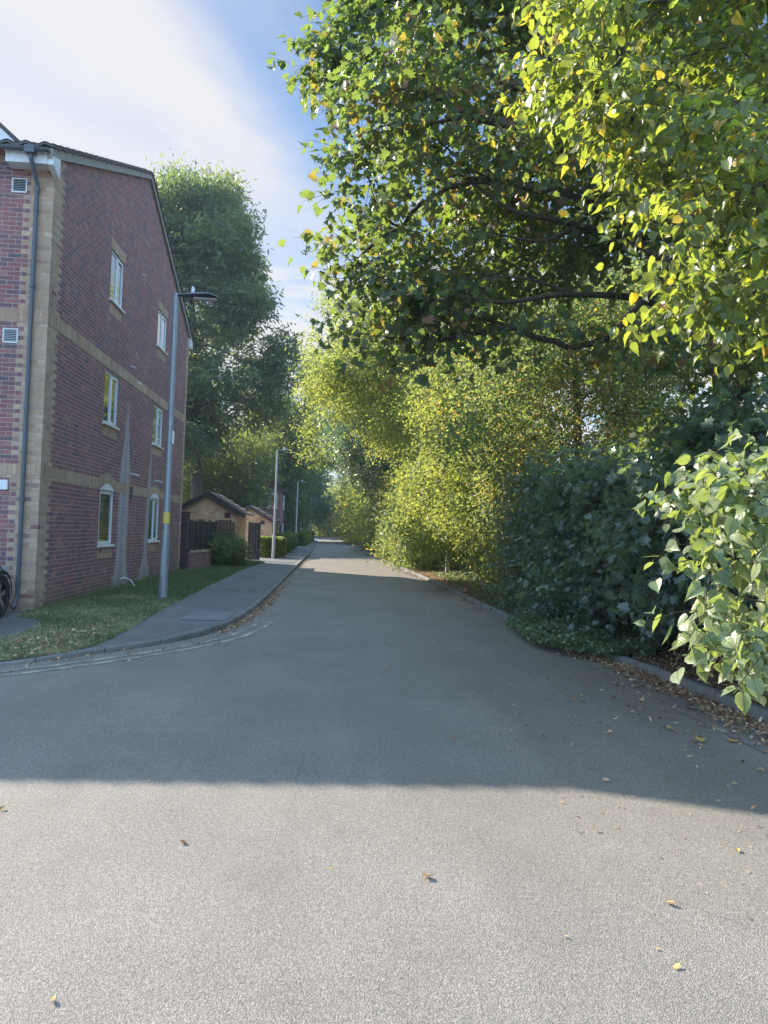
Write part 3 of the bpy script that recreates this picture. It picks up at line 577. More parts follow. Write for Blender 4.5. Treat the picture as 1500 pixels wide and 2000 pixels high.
def vent(x,z,w=.20,h=.20):
    f=MB(); y=BF-.012; f.box(x-w/2-.02,x+w/2+.02,y,BF+.01,z-h/2-.025,z-h/2); f.box(x-w/2-.02,x+w/2+.02,y,BF+.01,z+h/2,z+h/2+.015); f.box(x-w/2-.02,x-w/2,y,BF+.01,z-h/2,z+h/2); f.box(x+w/2,x+w/2+.02,y,BF+.01,z-h/2,z+h/2)
    for k in range(7): zz=z-h/2+h*(k+.3)/7; f.add([(x-w/2,y-.006,zz),(x+w/2,y-.006,zz),(x+w/2,y+.02,zz+.02),(x-w/2,y+.02,zz+.02)],[(0,1,2,3)])
    o=P_(f,'air_vent',M['whitepaint']); P_(MB().box(x-w/2,x+w/2,BF-.003,BF+.02,z-h/2,z+h/2),'vent_back',M['black'],o)
vent(-5.29,7.05); vent(-5.32,4.57)
P_(MB().box(-5.6,-5.24,BF-.03,BF+.01,2.05,2.21),'wall_plate',M['white'],bld,.006)
for y,z,l in ((18.69,7.54,.10),(18.06,5.19,.10),(18.67,4.93,.12),(18.36,2.72,.22),(20.89,2.72,.22)):
    o=P_(MB().tube([(BX-.05,y,z+.02),(BX+l*.7,y,z),(BX+l,y,z-.03)],.012,8),'overflow_pipe',M['hose'],bld,0,True)
P_(MB().box(BX-.01,BX+.05,18.42,18.56,2.26,2.44).box(BX-.01,BX+.07,18.45,18.53,2.16,2.25),'wall_light',M['lampgrey'],bld,.01)
hz=MB(); hz.tube([(BX+.0,17.95,.30),(BX+.08,18.0,.33),(BX+.22,18.05,.26),(BX+.30,18.1,.10)],.014,8); tag(hz.build('drain_hose',M['hose'],None,0,True),'short bent white hose poking from the stained brick wall above the grass','hose')
# ---------------------------------------------------------------- street lamps
def lamp(base,h,label,pm,r0=.075,r1=.045,head=.85,group='street lamps along the left pavement',extras=False):
    t=thing('street_lamp',label,'street lamp',base,0,group); p=MB()
    p.tube([(0,0,-.05),(0,0,h*.215),(0,0,h*.235),(0,0,h)],[r0,r0*.96,r1*1.15,r1],16); p.build('pole',pm,t,0,True)
    hd=MB(); n=10; secs=[]
    for k in range(n+1):
        s=k/n; x=.02+head*s; wy=.045+.10*math.sin(min(1,s*1.25)*math.pi/2)*(1 if s<.85 else math.sqrt(max(0.02,1-((s-.85)/.15)**2))); zt=h-.01+.05*math.sin(s*math.pi*.8)-(.09*((s-.7)/.3)**2 if s>.7 else 0); th=.05+.05*math.sin(s*math.pi); secs.append((x,wy,zt,th if s<.93 else .02))
    vs=[];fs=[];m=8
    for x,wy,zt,th in secs:
        for j in range(m):
            a=2*math.pi*j/m; vs.append((x,wy*math.cos(a),zt-th/2+th/2*math.sin(a)))
    for k in range(n):
        for j in range(m): fs.append((k*m+j,k*m+(j+1)%m,(k+1)*m+(j+1)%m,(k+1)*m+j))
    fs+= [tuple(range(m)),tuple(range(n*m,n*m+m))]; hd.add(vs,fs); ho=hd.build('lamp_head',M['lampgrey'],t,0,True)
    lens=MB(); lens.add([(head*.42,-.09,h-.075),(head*.95,-.08,h-.075),(head*.95,.08,h-.075),(head*.42,.09,h-.075),(head*.42,-.07,h-.105),(head*.9,-.06,h-.10),(head*.9,.06,h-.10),(head*.42,.07,h-.105)],[(0,3,2,1),(4,5,6,7),(0,1,5,4),(1,2,6,5),(2,3,7,6),(3,0,4,7)]); lens.build('lamp_glass',M['lens'],ho)
    MB().tube([(head*.38,0,h+.02),(head*.38,0,h+.12),(head*.38,0,h+.15)],[.035,.035,.022],10).build('photocell',M['white'],ho,0,True)
    if extras:
        MB().tube([(0,0,1.52),(0,0,1.74)],r1*1.12+.006,16,False).build('number_plate',M['yellow'],t,0,True)
        MB().box(.055,.085,-.05,.02,3.1,3.36).build('sign_plate',M['white'],t,.004)
        MB().box(-.045,.045,-r0-.004,-r0+.03,.45,1.0).build('access_door',M['steel'],t,.006)
    return t
lamp((-3.25,15.5,.08),6.12,'grey street lamp with a yellow band on its pole, beside the brick gable wall','',) if False else lamp((-3.25,15.5,.08),6.12,'grey street lamp with a yellow band on its pole, beside the brick gable wall',M['steel'],.085,.058,.86,extras=True)
lamp((-2.68,37.2,.08),5.25,'pale street lamp rising from the near end of the clipped hedges',M['galv2'],.075,.045,.8)
lamp((-2.78,63.2,.08),5.35,'slim pale street lamp standing just past the long hedge',M['galv2'],.07,.045,.9)
lamp((-2.25,87,.08),5.1,'farthest and thinnest street lamp near the bend of the road',M['galv2'],.07,.045,.9)
# ---------------------------------------------------------------- garages, walls, gates
def pgable(name,x0,x1,y0,y1,ez,rz,wallm,label,cat,ovx=.35,roofm='tile2',zb=.0,vent_at=None,xr=None):
    t=thing(name,label,cat,(x1,y0,zb)); xr=(x0+x1)/2 if xr is None else xr; w=MB()
    w.prism([(x0,zb),(x1,zb),(x1,ez),(xr,rz),(x0,ez)],'y',y0,y1); P_(w,'wall',M[wallm],t)
    sl=(rz-ez)/(x1-xr); sl2=(rz-ez)/(xr-x0); r=MB(); b=MB(); ro=thing
    for s,xe,q in ((1,x1+ovx,sl),(-1,x0-ovx,sl2)):
        ze=rz+.02-abs(xe-xr)*q; n=max(3,int(abs(xe-xr)/.28)); 
        for k in range(n):
            a=k/n; c=(k+1)/n; xa=xr+(xe-xr)*a; xc=xr+(xe-xr)*c; za=rz+.02+(ze-rz-.02)*a; zc=rz+.02+(ze-rz-.02)*c
            r.add([(xa,y0-.18,za+.03),(xc,y0-.18,zc+.065),(xc,y1+.18,zc+.065),(xa,y1+.18,za+.03),(xa,y0-.18,za),(xc,y0-.18,zc),(xc,y1+.18,zc),(xa,y1+.18,za)],[(0,1,2,3),(4,7,6,5),(0,4,5,1),(2,6,7,3),(1,5,6,2),(0,3,7,4)])
        b.prism([(xr,rz+.015),(xe,ze-.005),(xe,ze-.15),(xr,rz-.15)],'y',y0-.16,y0-.125)
    P_(r,'roof',M[roofm],t); P_(b,'barge_board',M['barge'],t)
    if vent_at: P_(MB().box(vent_at[0]-.11,vent_at[0]+.11,y0-.008,y0+.02,vent_at[1]-.11,vent_at[1]+.11),'air_vent',M['darkbrick'],t)
    return t
g1=pgable('garage',-5.85,-3.62,30.,33.3,2.22,2.86,'buff2','nearest low garage of buff brick under a dark tiled gable, behind the railings','garage',.32,vent_at=(-3.98,2.0))
pgable('garage',-5.6,-3.22,43.,49.,2.0,2.72,'buff2','second low garage of pinkish buff brick beyond the tall black gate','garage',.15,vent_at=(-3.75,1.85),xr=-4.45)
def gate(x0,x1,y,z1,label):
    t=thing('gate',label,'gate',(x0,y,0)); p=MB(); n=max(4,int((x1-x0)/.1)); w=(x1-x0)/n
    for k in range(n): p.box(x0+k*w+.004,x0+(k+1)*w-.004,y,y+.03,.12,z1)
    P_(p,'board_panel',M['gate'],t); f=MB().box(x0-.04,x0-.001,y-.03,y+.05,.05,z1+.05).box(x1+.001,x1+.04,y-.03,y+.05,.05,z1+.05); P_(f,'gate_frame',M['black'],t)
    
    for zr in (.4,z1-.3): P_(MB().box(x0,x1,y+.031,y+.06,zr,zr+.1),'rail',M['black'],t)
gate(-3.6,-3.14,34.6,1.78,'tall narrow black gate at the corner of the nearest garage'); gate(-3.95,-3.5,55.,1.85,'second black gate farther off beyond the second garage')
# brick pier, low wall, railing, fence
t=thing('brick_pier','dark brick pier standing against the far corner of the brick building','pier',(-4.6,25.1,0)); P_(MB().box(-4.9,-4.56,24.95,25.35,0,1.95),'shaft',M['darkbrick'],t); P_(MB().box(-4.93,-4.53,24.92,25.38,1.951,2.0),'cap',M['darkbrick'],t,.01)
A=np.array([-4.55,25.4]);B=np.array([-3.78,33.6]); dirw=(B-A)/np.linalg.norm(B-A); nw=np.array([dirw[1],-dirw[0]])
def rail_pts(s,o=0): q=A+(B-A)*s+nw*o; return q
w=MB(); a,b,c,d=rail_pts(0,.1),rail_pts(1,.1),rail_pts(1,-.11),rail_pts(0,-.11); w.prism([tuple(a),tuple(b),tuple(c),tuple(d)],'z',.0,.66)
t=thing('garden_wall','low brick wall running from the dark pier to the black gate','wall',(A[0],A[1],0)); P_(w,'wall',M['brick2'],t); a,b,c,d=rail_pts(0,.12),rail_pts(1,.12),rail_pts(1,-.13),rail_pts(0,-.13); P_(MB().prism([tuple(a),tuple(b),tuple(c),tuple(d)],'z',.661,.72),'coping',M['buff'],t)
t=thing('metal_railing','black metal railing on top of the low brick wall','railing',(A[0],A[1],.72)); r=MB(); r2=MB()
for k in range(13):
    q=rail_pts(k/12); r=MB(); r.box(q[0]-.018,q[0]+.018,q[1]-.018,q[1]+.018,.72,1.72); P_(r,'post',M['black'],t)
for z in (.80,1.68): r2.tube([(*rail_pts(0),z),(*rail_pts(1),z)],.014,6)
for k in range(73):
    q=rail_pts(k/72); r2.box(q[0]-.006,q[0]+.006,q[1]-.006,q[1]+.006,.80,1.68)
P_(r2,'bars',M['black'],t)
t=thing('wooden_fence','weathered brown board fence between the railing and the nearest garage','fence',(-5.3,28.6,0)); f=MB(); rr=random.Random(3)
for k in range(19):
    xx=-5.9+k*.125; f.box(xx,xx+.112,28.9+rr.uniform(-.02,.02),28.93,.1,1.78+rr.uniform(-.05,.04))
P_(f,'board_panel',M['timber'],t); 
for zr in (.5,1.4): P_(MB().box(-5.9,-3.55,28.94,28.99,zr,zr+.08),'rail',M['timber'],t)
# brick houses beyond
def house(name,label,x0,x1,y0,y1,ez,rz,wins,chim=None,mat='brick2'):
    t=thing(name,label,'house',(x1,y0,0)); w=MB(); xm=(x0+x1)/2; ym=(y0+y1)/2
    w.prism([(x0,0),(x1,0),(x1,ez),(xm,rz),(x0,ez)],'y',y0,y1); P_(w,'wall',M[mat],t)
    r=MB()
    for s,xe in ((1,x1+.35),(-1,x0-.35)):
        ze=ez-.35*(rz-ez)/(x1-xm); r.add([(xm,y0-.3,rz+.02),(xe,y0-.3,ze+.02),(xe,y1+.3,ze+.02),(xm,y1+.3,rz+.02),(xm,y0-.3,rz+.16),(xe,y0-.3,ze+.14),(xe,y1+.3,ze+.14),(xm,y1+.3,rz+.16)],[(0,1,2,3),(4,7,6,5),(0,4,5,1),(2,6,7,3),(1,5,6,2)])
    ro=P_(r,'roof',M['tile'],t)
    if chim: P_(MB().box(chim[0]-.35,chim[0]+.35,chim[1]-.35,chim[1]+.35,chim[2],chim[3]).box(chim[0]-.4,chim[0]+.4,chim[1]-.4,chim[1]+.4,chim[3]+.001,chim[3]+.15),'chimney',M['brick2'],ro)
    for side,c,z in wins:
        if side=='x': f=MB().box(x1-.02,x1+.04,c-.7,c-.62,z-.6,z+.6).box(x1-.02,x1+.04,c+.62,c+.7,z-.6,z+.6).box(x1-.02,x1+.04,c-.62,c+.62,z+.5,z+.6).box(x1-.02,x1+.06,c-.72,c+.72,z-.7,z-.6).box(x1-.02,x1+.04,c-.04,c+.04,z-.6,z+.5); pn=MB().box(x1-.01,x1+.01,c-.62,c+.62,z-.6,z+.5)
        else: f=MB().box(c-.7,c-.62,y0-.04,y0+.02,z-.6,z+.6).box(c+.62,c+.7,y0-.04,y0+.02,z-.6,z+.6).box(c-.62,c+.62,y0-.04,y0+.02,z+.5,z+.6).box(c-.72,c+.72,y0-.06,y0+.02,z-.7,z-.6).box(c-.04,c+.04,y0-.04,y0+.02,z-.6,z+.5); pn=MB().box(c-.62,c+.62,y0-.01,y0+.01,z-.6,z+.5)
        fo=P_(f,'window',M['white'],t); P_(pn,'pane',M['glass'],fo)
house('brick_house','red brick house half hidden by trees behind the hedges',-9.5,-4.3,66,92,4.9,6.6,[('y',-5.3,1.5),('y',-5.3,3.9),('y',-7.4,1.5),('y',-7.4,3.9),('x',70,1.4),('x',76,1.4),('x',82,1.4),('x',70,3.9),('x',76,3.9),('x',82,3.9)])
house('brick_house','farthest red brick house where the road bends out of sight',-11,-4.6,122,150,6.4,8.4,[('y',-5.8,1.6),('y',-5.8,4.6),('y',-7.8,4.6),('x',128,1.5),('x',128,4.6),('x',136,4.6)])
house('brick_house','brick house with a square chimney behind the nearest garage',-23,-11.6,70,80,3.8,4.9,[('y',-12.9,2.)],(-12.6,72.,3.9,5.1))
# concrete post in the right hedge
t=thing('concrete_post','pale concrete fence post showing in the right hand undergrowth','post',(4.25,27.4,.1)); P_(MB().box(4.18,4.32,27.33,27.47,0,1.9),'shaft',M['concpost'],t,.01); P_(MB().prism([(4.17,1.901),(4.33,1.901),(4.27,1.99),(4.23,1.99)],'y',27.32,27.48),'cap',M['concpost'],t)
# ---------------------------------------------------------------- parked car (only its front wheel and wing reach into the picture)
def car():
    t=thing('parked_car','dark hatchback nosed up to the brick building, mostly cut off by the left edge','car',(-5.73,10.42,.094))
    # car points along +Y. side at x=+.83
    yc=[-2.0,-1.95,-1.7,-1.2,-.4,.4,1.1,1.75,2.1,2.18]; hw=[.60,.72,.80,.83,.84,.84,.83,.79,.66,.50]; zb=[.35,.27,.22,.2,.2,.2,.2,.22,.28,.36]; zt=[.80,.92,.97,.98,.97,.95,.92,.84,.70,.58]
    vs=[];fs=[];m=14
    for y,w,b,c in zip(yc,hw,zb,zt):
        for j in range(m):
            a=2*math.pi*(j+.5)/m; cx_,sz_=math.cos(a),math.sin(a); e=.45; vs.append((w*math.copysign(abs(cx_)**e,cx_),y,(b+c)/2+(c-b)/2*math.copysign(abs(sz_)**e,sz_)))
    n=len(yc)
    for k in range(n-1):
        for j in range(m): fs.append((k*m+j,k*m+(j+1)%m,(k+1)*m+(j+1)%m,(k+1)*m+j))
    fs+=[tuple(range(m)),tuple(range((n-1)*m,n*m))]; bd=MB().add(vs,fs).build('body',M['carpaint'],t,0,True)
    cb=MB(); top=[(-1.75,.99),(-1.45,1.44),(.1,1.50),(.55,1.44),(1.25,.95)]; 
    for s in (0,): 
        V=[];n2=len(top)
        for y,z in top:
            w=.80-(z-.95)*.32; V+= [(-w,y,z),(w,y,z)]
        cb.add(V,[(2*k,2*k+1,2*k+3,2*k+2) for k in range(n2-1)]+[tuple(2*k for k in range(n2))[::-1],tuple(2*k+1 for k in range(n2)),(0,1,2*n2-1,2*n2-2)])
    cb.build('cabin',M['carpaint'],t,.02,True)
    for s in (-1,1):
        gl=MB(); gl.add([(s*(.81-(z-.95)*.32),y,z) for y,z in ((-1.55,1.02),(-1.35,1.38),(.08,1.43),(.48,1.38),(1.02,1.02))],[(0,1,2,3,4)]); gl.build('window',M['glass'],t)
        MB().box(s*.86-.05,s*.86+.09*(s>0)+.0,.75,.9,.98,1.1).build('wing_mirror',M['carpaint'],t,.02,True)
        MB().add([(s*.52,2.16,.62),(s*.74,2.02,.63),(s*.76,1.95,.78),(s*.56,2.09,.74)],[(0,1,2,3)]).build('headlight',M['lens'],t)
        MB().box(s*.66-.1,s*.66+.1,-2.03,-1.9,.7,.9).build('tail_light',M['red'],t,.01)
    MB().add([(-.60,.56,1.47),(.60,.56,1.47),(.70,1.20,1.01),(-.70,1.20,1.01)],[(0,1,2,3)]).build('windscreen',M['glass'],t)
    MB().add([(-.62,-1.50,1.42),(.62,-1.50,1.42),(.72,-1.78,1.04),(-.72,-1.78,1.04)],[(0,1,2,3)]).build('rear_window',M['glass'],t)
    for sx in (-1,1):
        for y in (-1.25,1.48):
            x0=sx*.86; w=MB(); N=28; prof=[(.20,0),(.31,0),(.325,-.02),(.325,-.17),(.31,-.19),(.20,-.19)]; vs=[];fs=[]
            for k in range(N):
                a=2*math.pi*k/N
                for r_,dx in prof: vs.append((x0+sx*dx,y+r_*math.cos(a),.325+r_*math.sin(a)))
            q=len(prof)
            for k in range(N):
                for j in range(q): fs.append((k*q+j,k*q+(j+1)%q,((k+1)%N)*q+(j+1)%q,((k+1)%N)*q+j))
            wo=w.add(vs,fs).build('wheel',M['tyre'],t,0,True)
            rm=MB(); xr=x0-sx*.012
            for k in range(5):
                for dd in (-.13,.13):
                    a=2*math.pi*k/5+.3+dd; a2=2*math.pi*k/5+.3+dd*.6; c_,s_=math.cos(a),math.sin(a); p0=np.array([math.cos(a2)*.03,math.sin(a2)*.03]); p1=np.array([c_*.225,s_*.225]); nn=np.array([-s_,c_])*.014
                    rm.add([(xr-sx*.02,y+p0[0]-nn[0],.325+p0[1]-nn[1]),(xr-sx*.02,y+p0[0]+nn[0],.325+p0[1]+nn[1]),(xr,y+p1[0]+nn[0],.325+p1[1]+nn[1]),(xr,y+p1[0]-nn[0],.325+p1[1]-nn[1]),(xr-sx*.06,y+p0[0],.325+p0[1]),(xr-sx*.05,y+p1[0],.325+p1[1])],[(0,1,2,3),(0,3,5,4),(1,4,5,2)])
            rm.tube([(xr-sx*.03,y,.325),(xr,y,.325)],.04,12)
            vs=[];fs=[]
            for k in range(N):
                a=2*math.pi*k/N
                for r_,dx in ((.205,-.03),(.232,0),(.232,-.18)): vs.append((x0+sx*(dx+.001),y+r_*math.cos(a),.325+r_*math.sin(a)))
            for k in range(N):
                for j in range(2): fs.append((k*3+j,k*3+j+1,((k+1)%N)*3+j+1,((k+1)%N)*3+j))
            rm.add(vs,fs); rm.build('rim',M['alloy'],wo,0,True); 
            ar=MB(); vs=[];fs=[]; 
            for k in range(15):
                a=math.pi*k/14; 
                for r_ in (.335,.385): vs.append((x0+sx*.004,y+r_*math.cos(a),.325+r_*math.sin(a)))
            ar.add(vs,[(2*k,2*k+1,2*k+3,2*k+2) for k in range(14)]); ar.build('wheel_arch',M['trim'],t)
    MB().box(-.25,.25,-2.06,-2.0,.45,.56).build('number_plate',M['yellow'],t)
car()
# ------------------------------------------------------------------ trees and shrubs
def rg(k): return np.random.default_rng(k)
RT='trees and shrubs along the right side of the road'; LT='trees behind the garages on the left'
# big sycamore leaning over the road
sy=[clumps_px(rg(1),[(760,-260),(770,20),(740,120),(770,200),(760,290),(780,400),(760,480),(760,540),(830,590),(950,540),(1050,560),(1230,520),(1300,300),(1500,-50),(1500,-260)],8.2,11.8,.62,80),
    np.array([[*W(u,v,y),r] for u,v,y,r in ((655,120,9.4,.42),(700,80,9.6,.45),(715,165,9.2,.42),(705,300,9.3,.36),(720,350,9.0,.42),(700,505,9.2,.38),(745,545,9.0,.45),(820,610,8.8,.5),(870,580,9.2,.5),(700,650,9.2,.22),(860,665,9.,.34),(1010,640,8.8,.4),(1190,660,8.6,.35),(790,660,9.,.3),(755,0,9.3,.5),(640,135,9.5,.3))]),
    clumps_px(rg(2),[(1330,380),(1500,300),(1560,640),(1500,880),(1350,900),(1290,800),(1400,640)],7.0,9.5,.42,15,3.0)]
make_tree('sycamore_tree','large overhanging sycamore with dark lobed leaves and visible limbs, its tip nearest the blue sky','tree',RT,(5.7,10.4,.25),(4.9,10.2,8.6),.19,np.concatenate(sy),'maple',.115,'syc',dens=44,m=7,L=.42,up=.6,droop=.5,seed=11,nb=7,tilt=.7,tw_wood=True,limb_r=.5,lift=.15,shell=.6,flat=.5,extra=[
  ([(5.15,10.3,5.2),W(1240,330,9.4),W(1080,262,8.9),W(935,232,8.6),W(850,190,8.6),W(757,168,8.8)],.075,.014),
  ([(5.1,10.3,6.0),W(1215,210,9.2),W(1100,160,9.0),W(1000,170,8.7),W(900,90,8.8),W(860,40,8.9)],.07,.014),
  ([(5.3,10.3,4.4),W(1290,500,9.2),W(1130,440,8.7),W(1000,410,8.5),W(905,345,8.6)],.065,.012),
  ([(5.4,10.3,4.0),W(1290,600,9.2),W(1120,575,8.6),W(980,590,8.4),W(850,570,8.6)],.06,.010),
  ([W(1130,440,8.7),W(1060,470,8.5),W(960,455,8.6)],.032,.010),([W(1080,262,8.9),W(1010,290,8.7),W(930,330,8.8)],.03,.008),([W(935,232,8.6),W(880,150,8.7),W(860,90,8.8)],.022,.008),
  ([W(1120,575,8.6),W(1030,545,8.5),W(950,540,8.6)],.026,.008),
  ([(5.6,10.4,3.3),W(1480,600,8.6),W(1380,552,8.0),W(1320,520,8.0),W(1230,470,8.2)],.12,.03),([W(1400,580,8.1),W(1340,610,8.0),W(1290,640,8.0)],.03,.012)])
# lime close to the camera: upper sprays and low hanging spray
lm=[clumps_px(rg(3),[(1110,-200),(1130,60),(1110,240),(1250,280),(1290,420),(1300,520),(1480,430),(1600,300),(1600,-200)],4.4,6.8,.34,50),
    clumps_px(rg(4),[(1360,520),(1480,470),(1600,520),(1600,700),(1440,650)],4.4,6.0,.26,9)]
make_tree('lime_tree','lime tree close by on the right, heart shaped leaves glowing yellow green against the light','tree',RT,(5.6,4.9,.3),(4.9,4.6,6.6),.16,np.concatenate(lm),'lime',.068,'lime',dens=30,m=8,L=.32,up=.3,droop=.7,seed=12,nb=6,tilt=.75,tw_wood=True,limb_r=.16,lift=-.05,outb=(-.5,-.1,-.1),flat=.45,pet=.4,cvar=.1)
lw=[clumps_px(rg(6),[(1380,960),(1470,870),(1640,890),(1640,1300),(1560,1300),(1480,1260),(1390,1215),(1380,1130),(1450,1050)],3.3,5.2,.16,34),
    np.array([[*W(u,v,y),r] for u,v,y,r in ((1385,1200,3.4,.08),(1370,1090,3.5,.08),(1500,1260,3.2,.08),(1470,1240,3.3,.08))])]
make_tree('lime_shoots','low hanging shoots of broad pale lime leaves lit by the sun over the right kerb','tree',RT,(4.7,4.3,.25),(3.3,3.9,1.9),.035,np.concatenate(lw),'lime',.070,'sunlit_lime',dens=11,m=6,L=.21,up=.25,droop=.7,seed=13,nb=6,tilt=.6,tw_wood=True,limb_r=.3,lift=-.05,outb=(-.5,-.2,-.1),tint=(.0,1.),flat=.6,pet=.4)
# understorey shoots of sycamore beside the kerb
s2=clumps_px(rg(7),[(1270,960),(1330,890),(1480,830),(1600,900),(1600,1180),(1440,1200),(1300,1190),(1240,1100)],6.2,8.6,.34,42,3.3)
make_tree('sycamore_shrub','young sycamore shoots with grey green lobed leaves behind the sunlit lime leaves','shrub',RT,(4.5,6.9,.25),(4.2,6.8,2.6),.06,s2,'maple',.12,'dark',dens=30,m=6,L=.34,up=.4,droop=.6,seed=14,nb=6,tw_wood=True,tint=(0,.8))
# dark undergrowth, near to far
for nm,lab,poly,y0,y1,r,n,xm,sd_,bs in (
  ('dark_shrub','dark bushy undergrowth above the patch of ivy, right of the lit gap',[(1090,960),(1200,930),(1330,900),(1420,1000),(1420,1200),(1290,1195),(1130,1185),(1060,1165),(1050,1060)],9.6,12.4,.48,60,3.75,21,(5.2,11,.25)),
  ('dark_shrub','dark rounded bush reaching down to the road edge at the middle of the right verge',[(960,960),(1060,930),(1160,960),(1160,1175),(1080,1185),(980,1175),(940,1120)],12.6,15.6,.55,62,3.55,22,(5.2,14,.25)),
  ('dark_shrub','small dark bush at the left end of the shaded undergrowth beside the dry verge',[(905,985),(980,930),(1060,960),(1050,1180),(960,1180),(910,1150),(900,1080)],16,20.5,.6,56,3.6,23,(5.2,18,.25))):
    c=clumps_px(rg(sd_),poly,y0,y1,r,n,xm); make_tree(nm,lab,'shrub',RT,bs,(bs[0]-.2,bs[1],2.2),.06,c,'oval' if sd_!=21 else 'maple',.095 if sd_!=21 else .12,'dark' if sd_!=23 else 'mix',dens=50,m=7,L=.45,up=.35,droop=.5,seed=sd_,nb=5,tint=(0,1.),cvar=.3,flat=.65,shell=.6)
# small trees behind them
c=np.concatenate([clumps_px(rg(31),[(960,600),(1060,560),(1300,540),(1330,700),(1290,860),(1240,930),(1180,900),(1170,780),(1080,760),(1070,900),(980,930),(930,880),(930,700)],13.5,19,.75,84,2.2)])
make_tree('field_maple','slender tree with thin dark trunk and small mixed green and yellow leaves','tree',RT,(5.3,16.2,.3),(5.1,16.2,6.8),.13,c,'oval',.092,'mix',dens=105,m=8,L=.45,up=.3,droop=.3,seed=31,nb=8,limb_r=.3,cvar=.3,flat=.6)
c=clumps_px(rg(32),[(800,690),(850,650),(960,620),(1000,700),(1000,900),(960,1010),(900,1060),(820,1040),(770,960),(760,840),(790,760)],20,27,.85,90,2.6)
make_tree('field_maple','bushy green tree with scattered yellow leaves between the slender tree and the turning one','tree',RT,(5.2,23.5,.3),(5.0,23.5,6.4),.13,c,'oval',.10,'aut',dens=125,m=8,L=.5,up=.3,droop=.3,seed=32,nb=7,tint=(0,.84),cvar=.33,flat=.6)
c=np.array([[*W(u,v,y),r] for u,v,y,r in ((612,655,31,.3),(600,700,30,.35),(608,770,31,.4),(605,835,32,.45),(640,610,31,.4),(655,585,31,.35),(628,880,33,.4),(600,880,33,.3),(650,690,31,.8),(690,600,30,.6))])
c=np.r_[c,clumps_px(rg(33),[(665,680),(690,640),(730,610),(790,620),(830,760),(820,900),(770,880),(720,800),(640,800),(625,720)],28,35,.85,62,-1.)]
make_tree('turning_tree','tree turning yellow that leans out over the road, above the dark round crown','tree',RT,(5.0,32,.3),(3.6,32,8.6),.17,c,'oval',.12,'aut',dens=100,m=8,L=.6,up=.3,droop=.3,seed=33,nb=8,tint=(.0,.82),cvar=.38,flat=.5)
c=clumps_px(rg(34),[(665,800),(720,760),(800,780),(800,940),(740,930),(670,910),(650,860)],39,46,1.1,44,-.3)
make_tree('dark_tree','dark round crowned tree over the road beneath the turning yellow tree','tree',RT,(4.6,43,.3),(3.6,43,7.2),.18,c,'oval',.17,'dark',dens=130,m=8,L=.6,up=.3,droop=.3,seed=34,nb=6)
c=clumps_px(rg(35),[(600,740),(640,720),(660,800),(660,900),(620,880),(600,820)],48,58,1.1,26,-2.)
make_tree('turning_tree','thin leafed tree with sky showing through, last of the tall trees over the road','tree',RT,(3.8,53,.3),(1.4,53,8.5),.15,c,'oval',.17,'aut',dens=90,m=7,L=.7,up=.3,droop=.3,seed=35,nb=7,tint=(0,.8))
# sunlit shrubs
for k,(lab,poly,y0,y1,r,n,xm,mt,ti,bs) in enumerate((
  ('bright green sunlit bush beside the dry verge, nearest of the lit bushes',[(770,1000),(820,960),(890,960),(900,1090),(850,1100),(780,1095),(740,1080)],29.5,35.5,.7,64,2.95,'mix',(.3,.97),(4.6,32.5,.25)),
  ('taller pale green bush behind the nearest lit bush',[(730,950),(790,930),(860,960),(830,1070),(760,1085),(715,1075)],35,45,.85,60,2.75,'mix',(.2,.97),(4.2,40,.25)),
  ('yellow tipped bush in the far right hedgerow',[(640,930),(700,920),(780,960),(770,1060),(700,1068),(660,1030)],50,70,1.2,60,2.4,'aut',(.15,.9),(4.3,58,.25)),
  ('golden leaved bush where the right hedgerow nears the bend',[(612,920),(660,910),(720,960),(720,1050),(660,1052),(615,1020)],78,105,1.8,56,1.7,'aut',(.25,.93),(4.5,90,.25)))):
    c=clumps_px(rg(41+k),poly,y0,y1,r,n,xm); make_tree('sunlit_shrub',lab,'shrub',RT,bs,(bs[0]-.1,bs[1],2.4),.07,c,'oval',.13+.03*k,mt,dens=110,m=7,L=.45+.15*k,up=.35,droop=.3,seed=41+k,nb=4,tint=ti,cvar=.3,flat=.7)
c=clumps_px(rg(47),[(600,970),(700,950),(740,1040),(700,1049),(620,1046),(605,1030)],143,156,2.2,70,None); c=c[c[:,0]>np.interp(c[:,1],kr[:,1],kr[:,0])+1.2]; c[:,2]=np.maximum(c[:,2],.9)
make_tree('far_shrubs','yellow green bushes closing the view at the end of the road','shrub',None,(.5,150,.0),(.5,150,4),.12,c,'oval',.34,'aut',dens=90,m=7,L=1.,up=.35,droop=.3,seed=47,nb=3,tint=(.1,.8))
# deep backdrop of the right hand thicket (reads as one mass)
def mass(name,seed,n,fx,fy,fz,size,mat,tint=(0,.7),kind='oval',label=None):
    r=rg(seed); P=np.stack([r.uniform(*fx,n),r.uniform(*fy,n),np.zeros(n)],1); hmax=fz(P[:,0],P[:,1]); P[:,2]=.15+(hmax-.15)*r.uniform(0,1,n)**.85
    V,Fc,nv=leaf_geo(kind,P,r.normal(size=(n,3))-[0,0,.3],r.normal(size=(n,3))+[-.3,0,.7],size*r.uniform(.6,1.3,n)); tt=r.uniform(*tint,n)
    o=link(name,npmesh(name,V,Fc,False,np.repeat(tt,nv)),M[mat]); tag(o,label,'vegetation',None,'stuff'); return o
mass('thicket',51,60000,(6.2,10.),(4,62),lambda x,y:2.2+.9*np.sin(y*.9)+.6*np.sin(y*2.3+x)+.06*y,.24,'dark',label='dense dark thicket behind the shrubs of the right verge')
mass('far_woodland',52,60000,(-55,55),(182,215),lambda x,y:5+2.*np.sin(x*.23)+1.5*np.sin(x*.7+1),.9,'mix',label='line of woodland along the horizon')
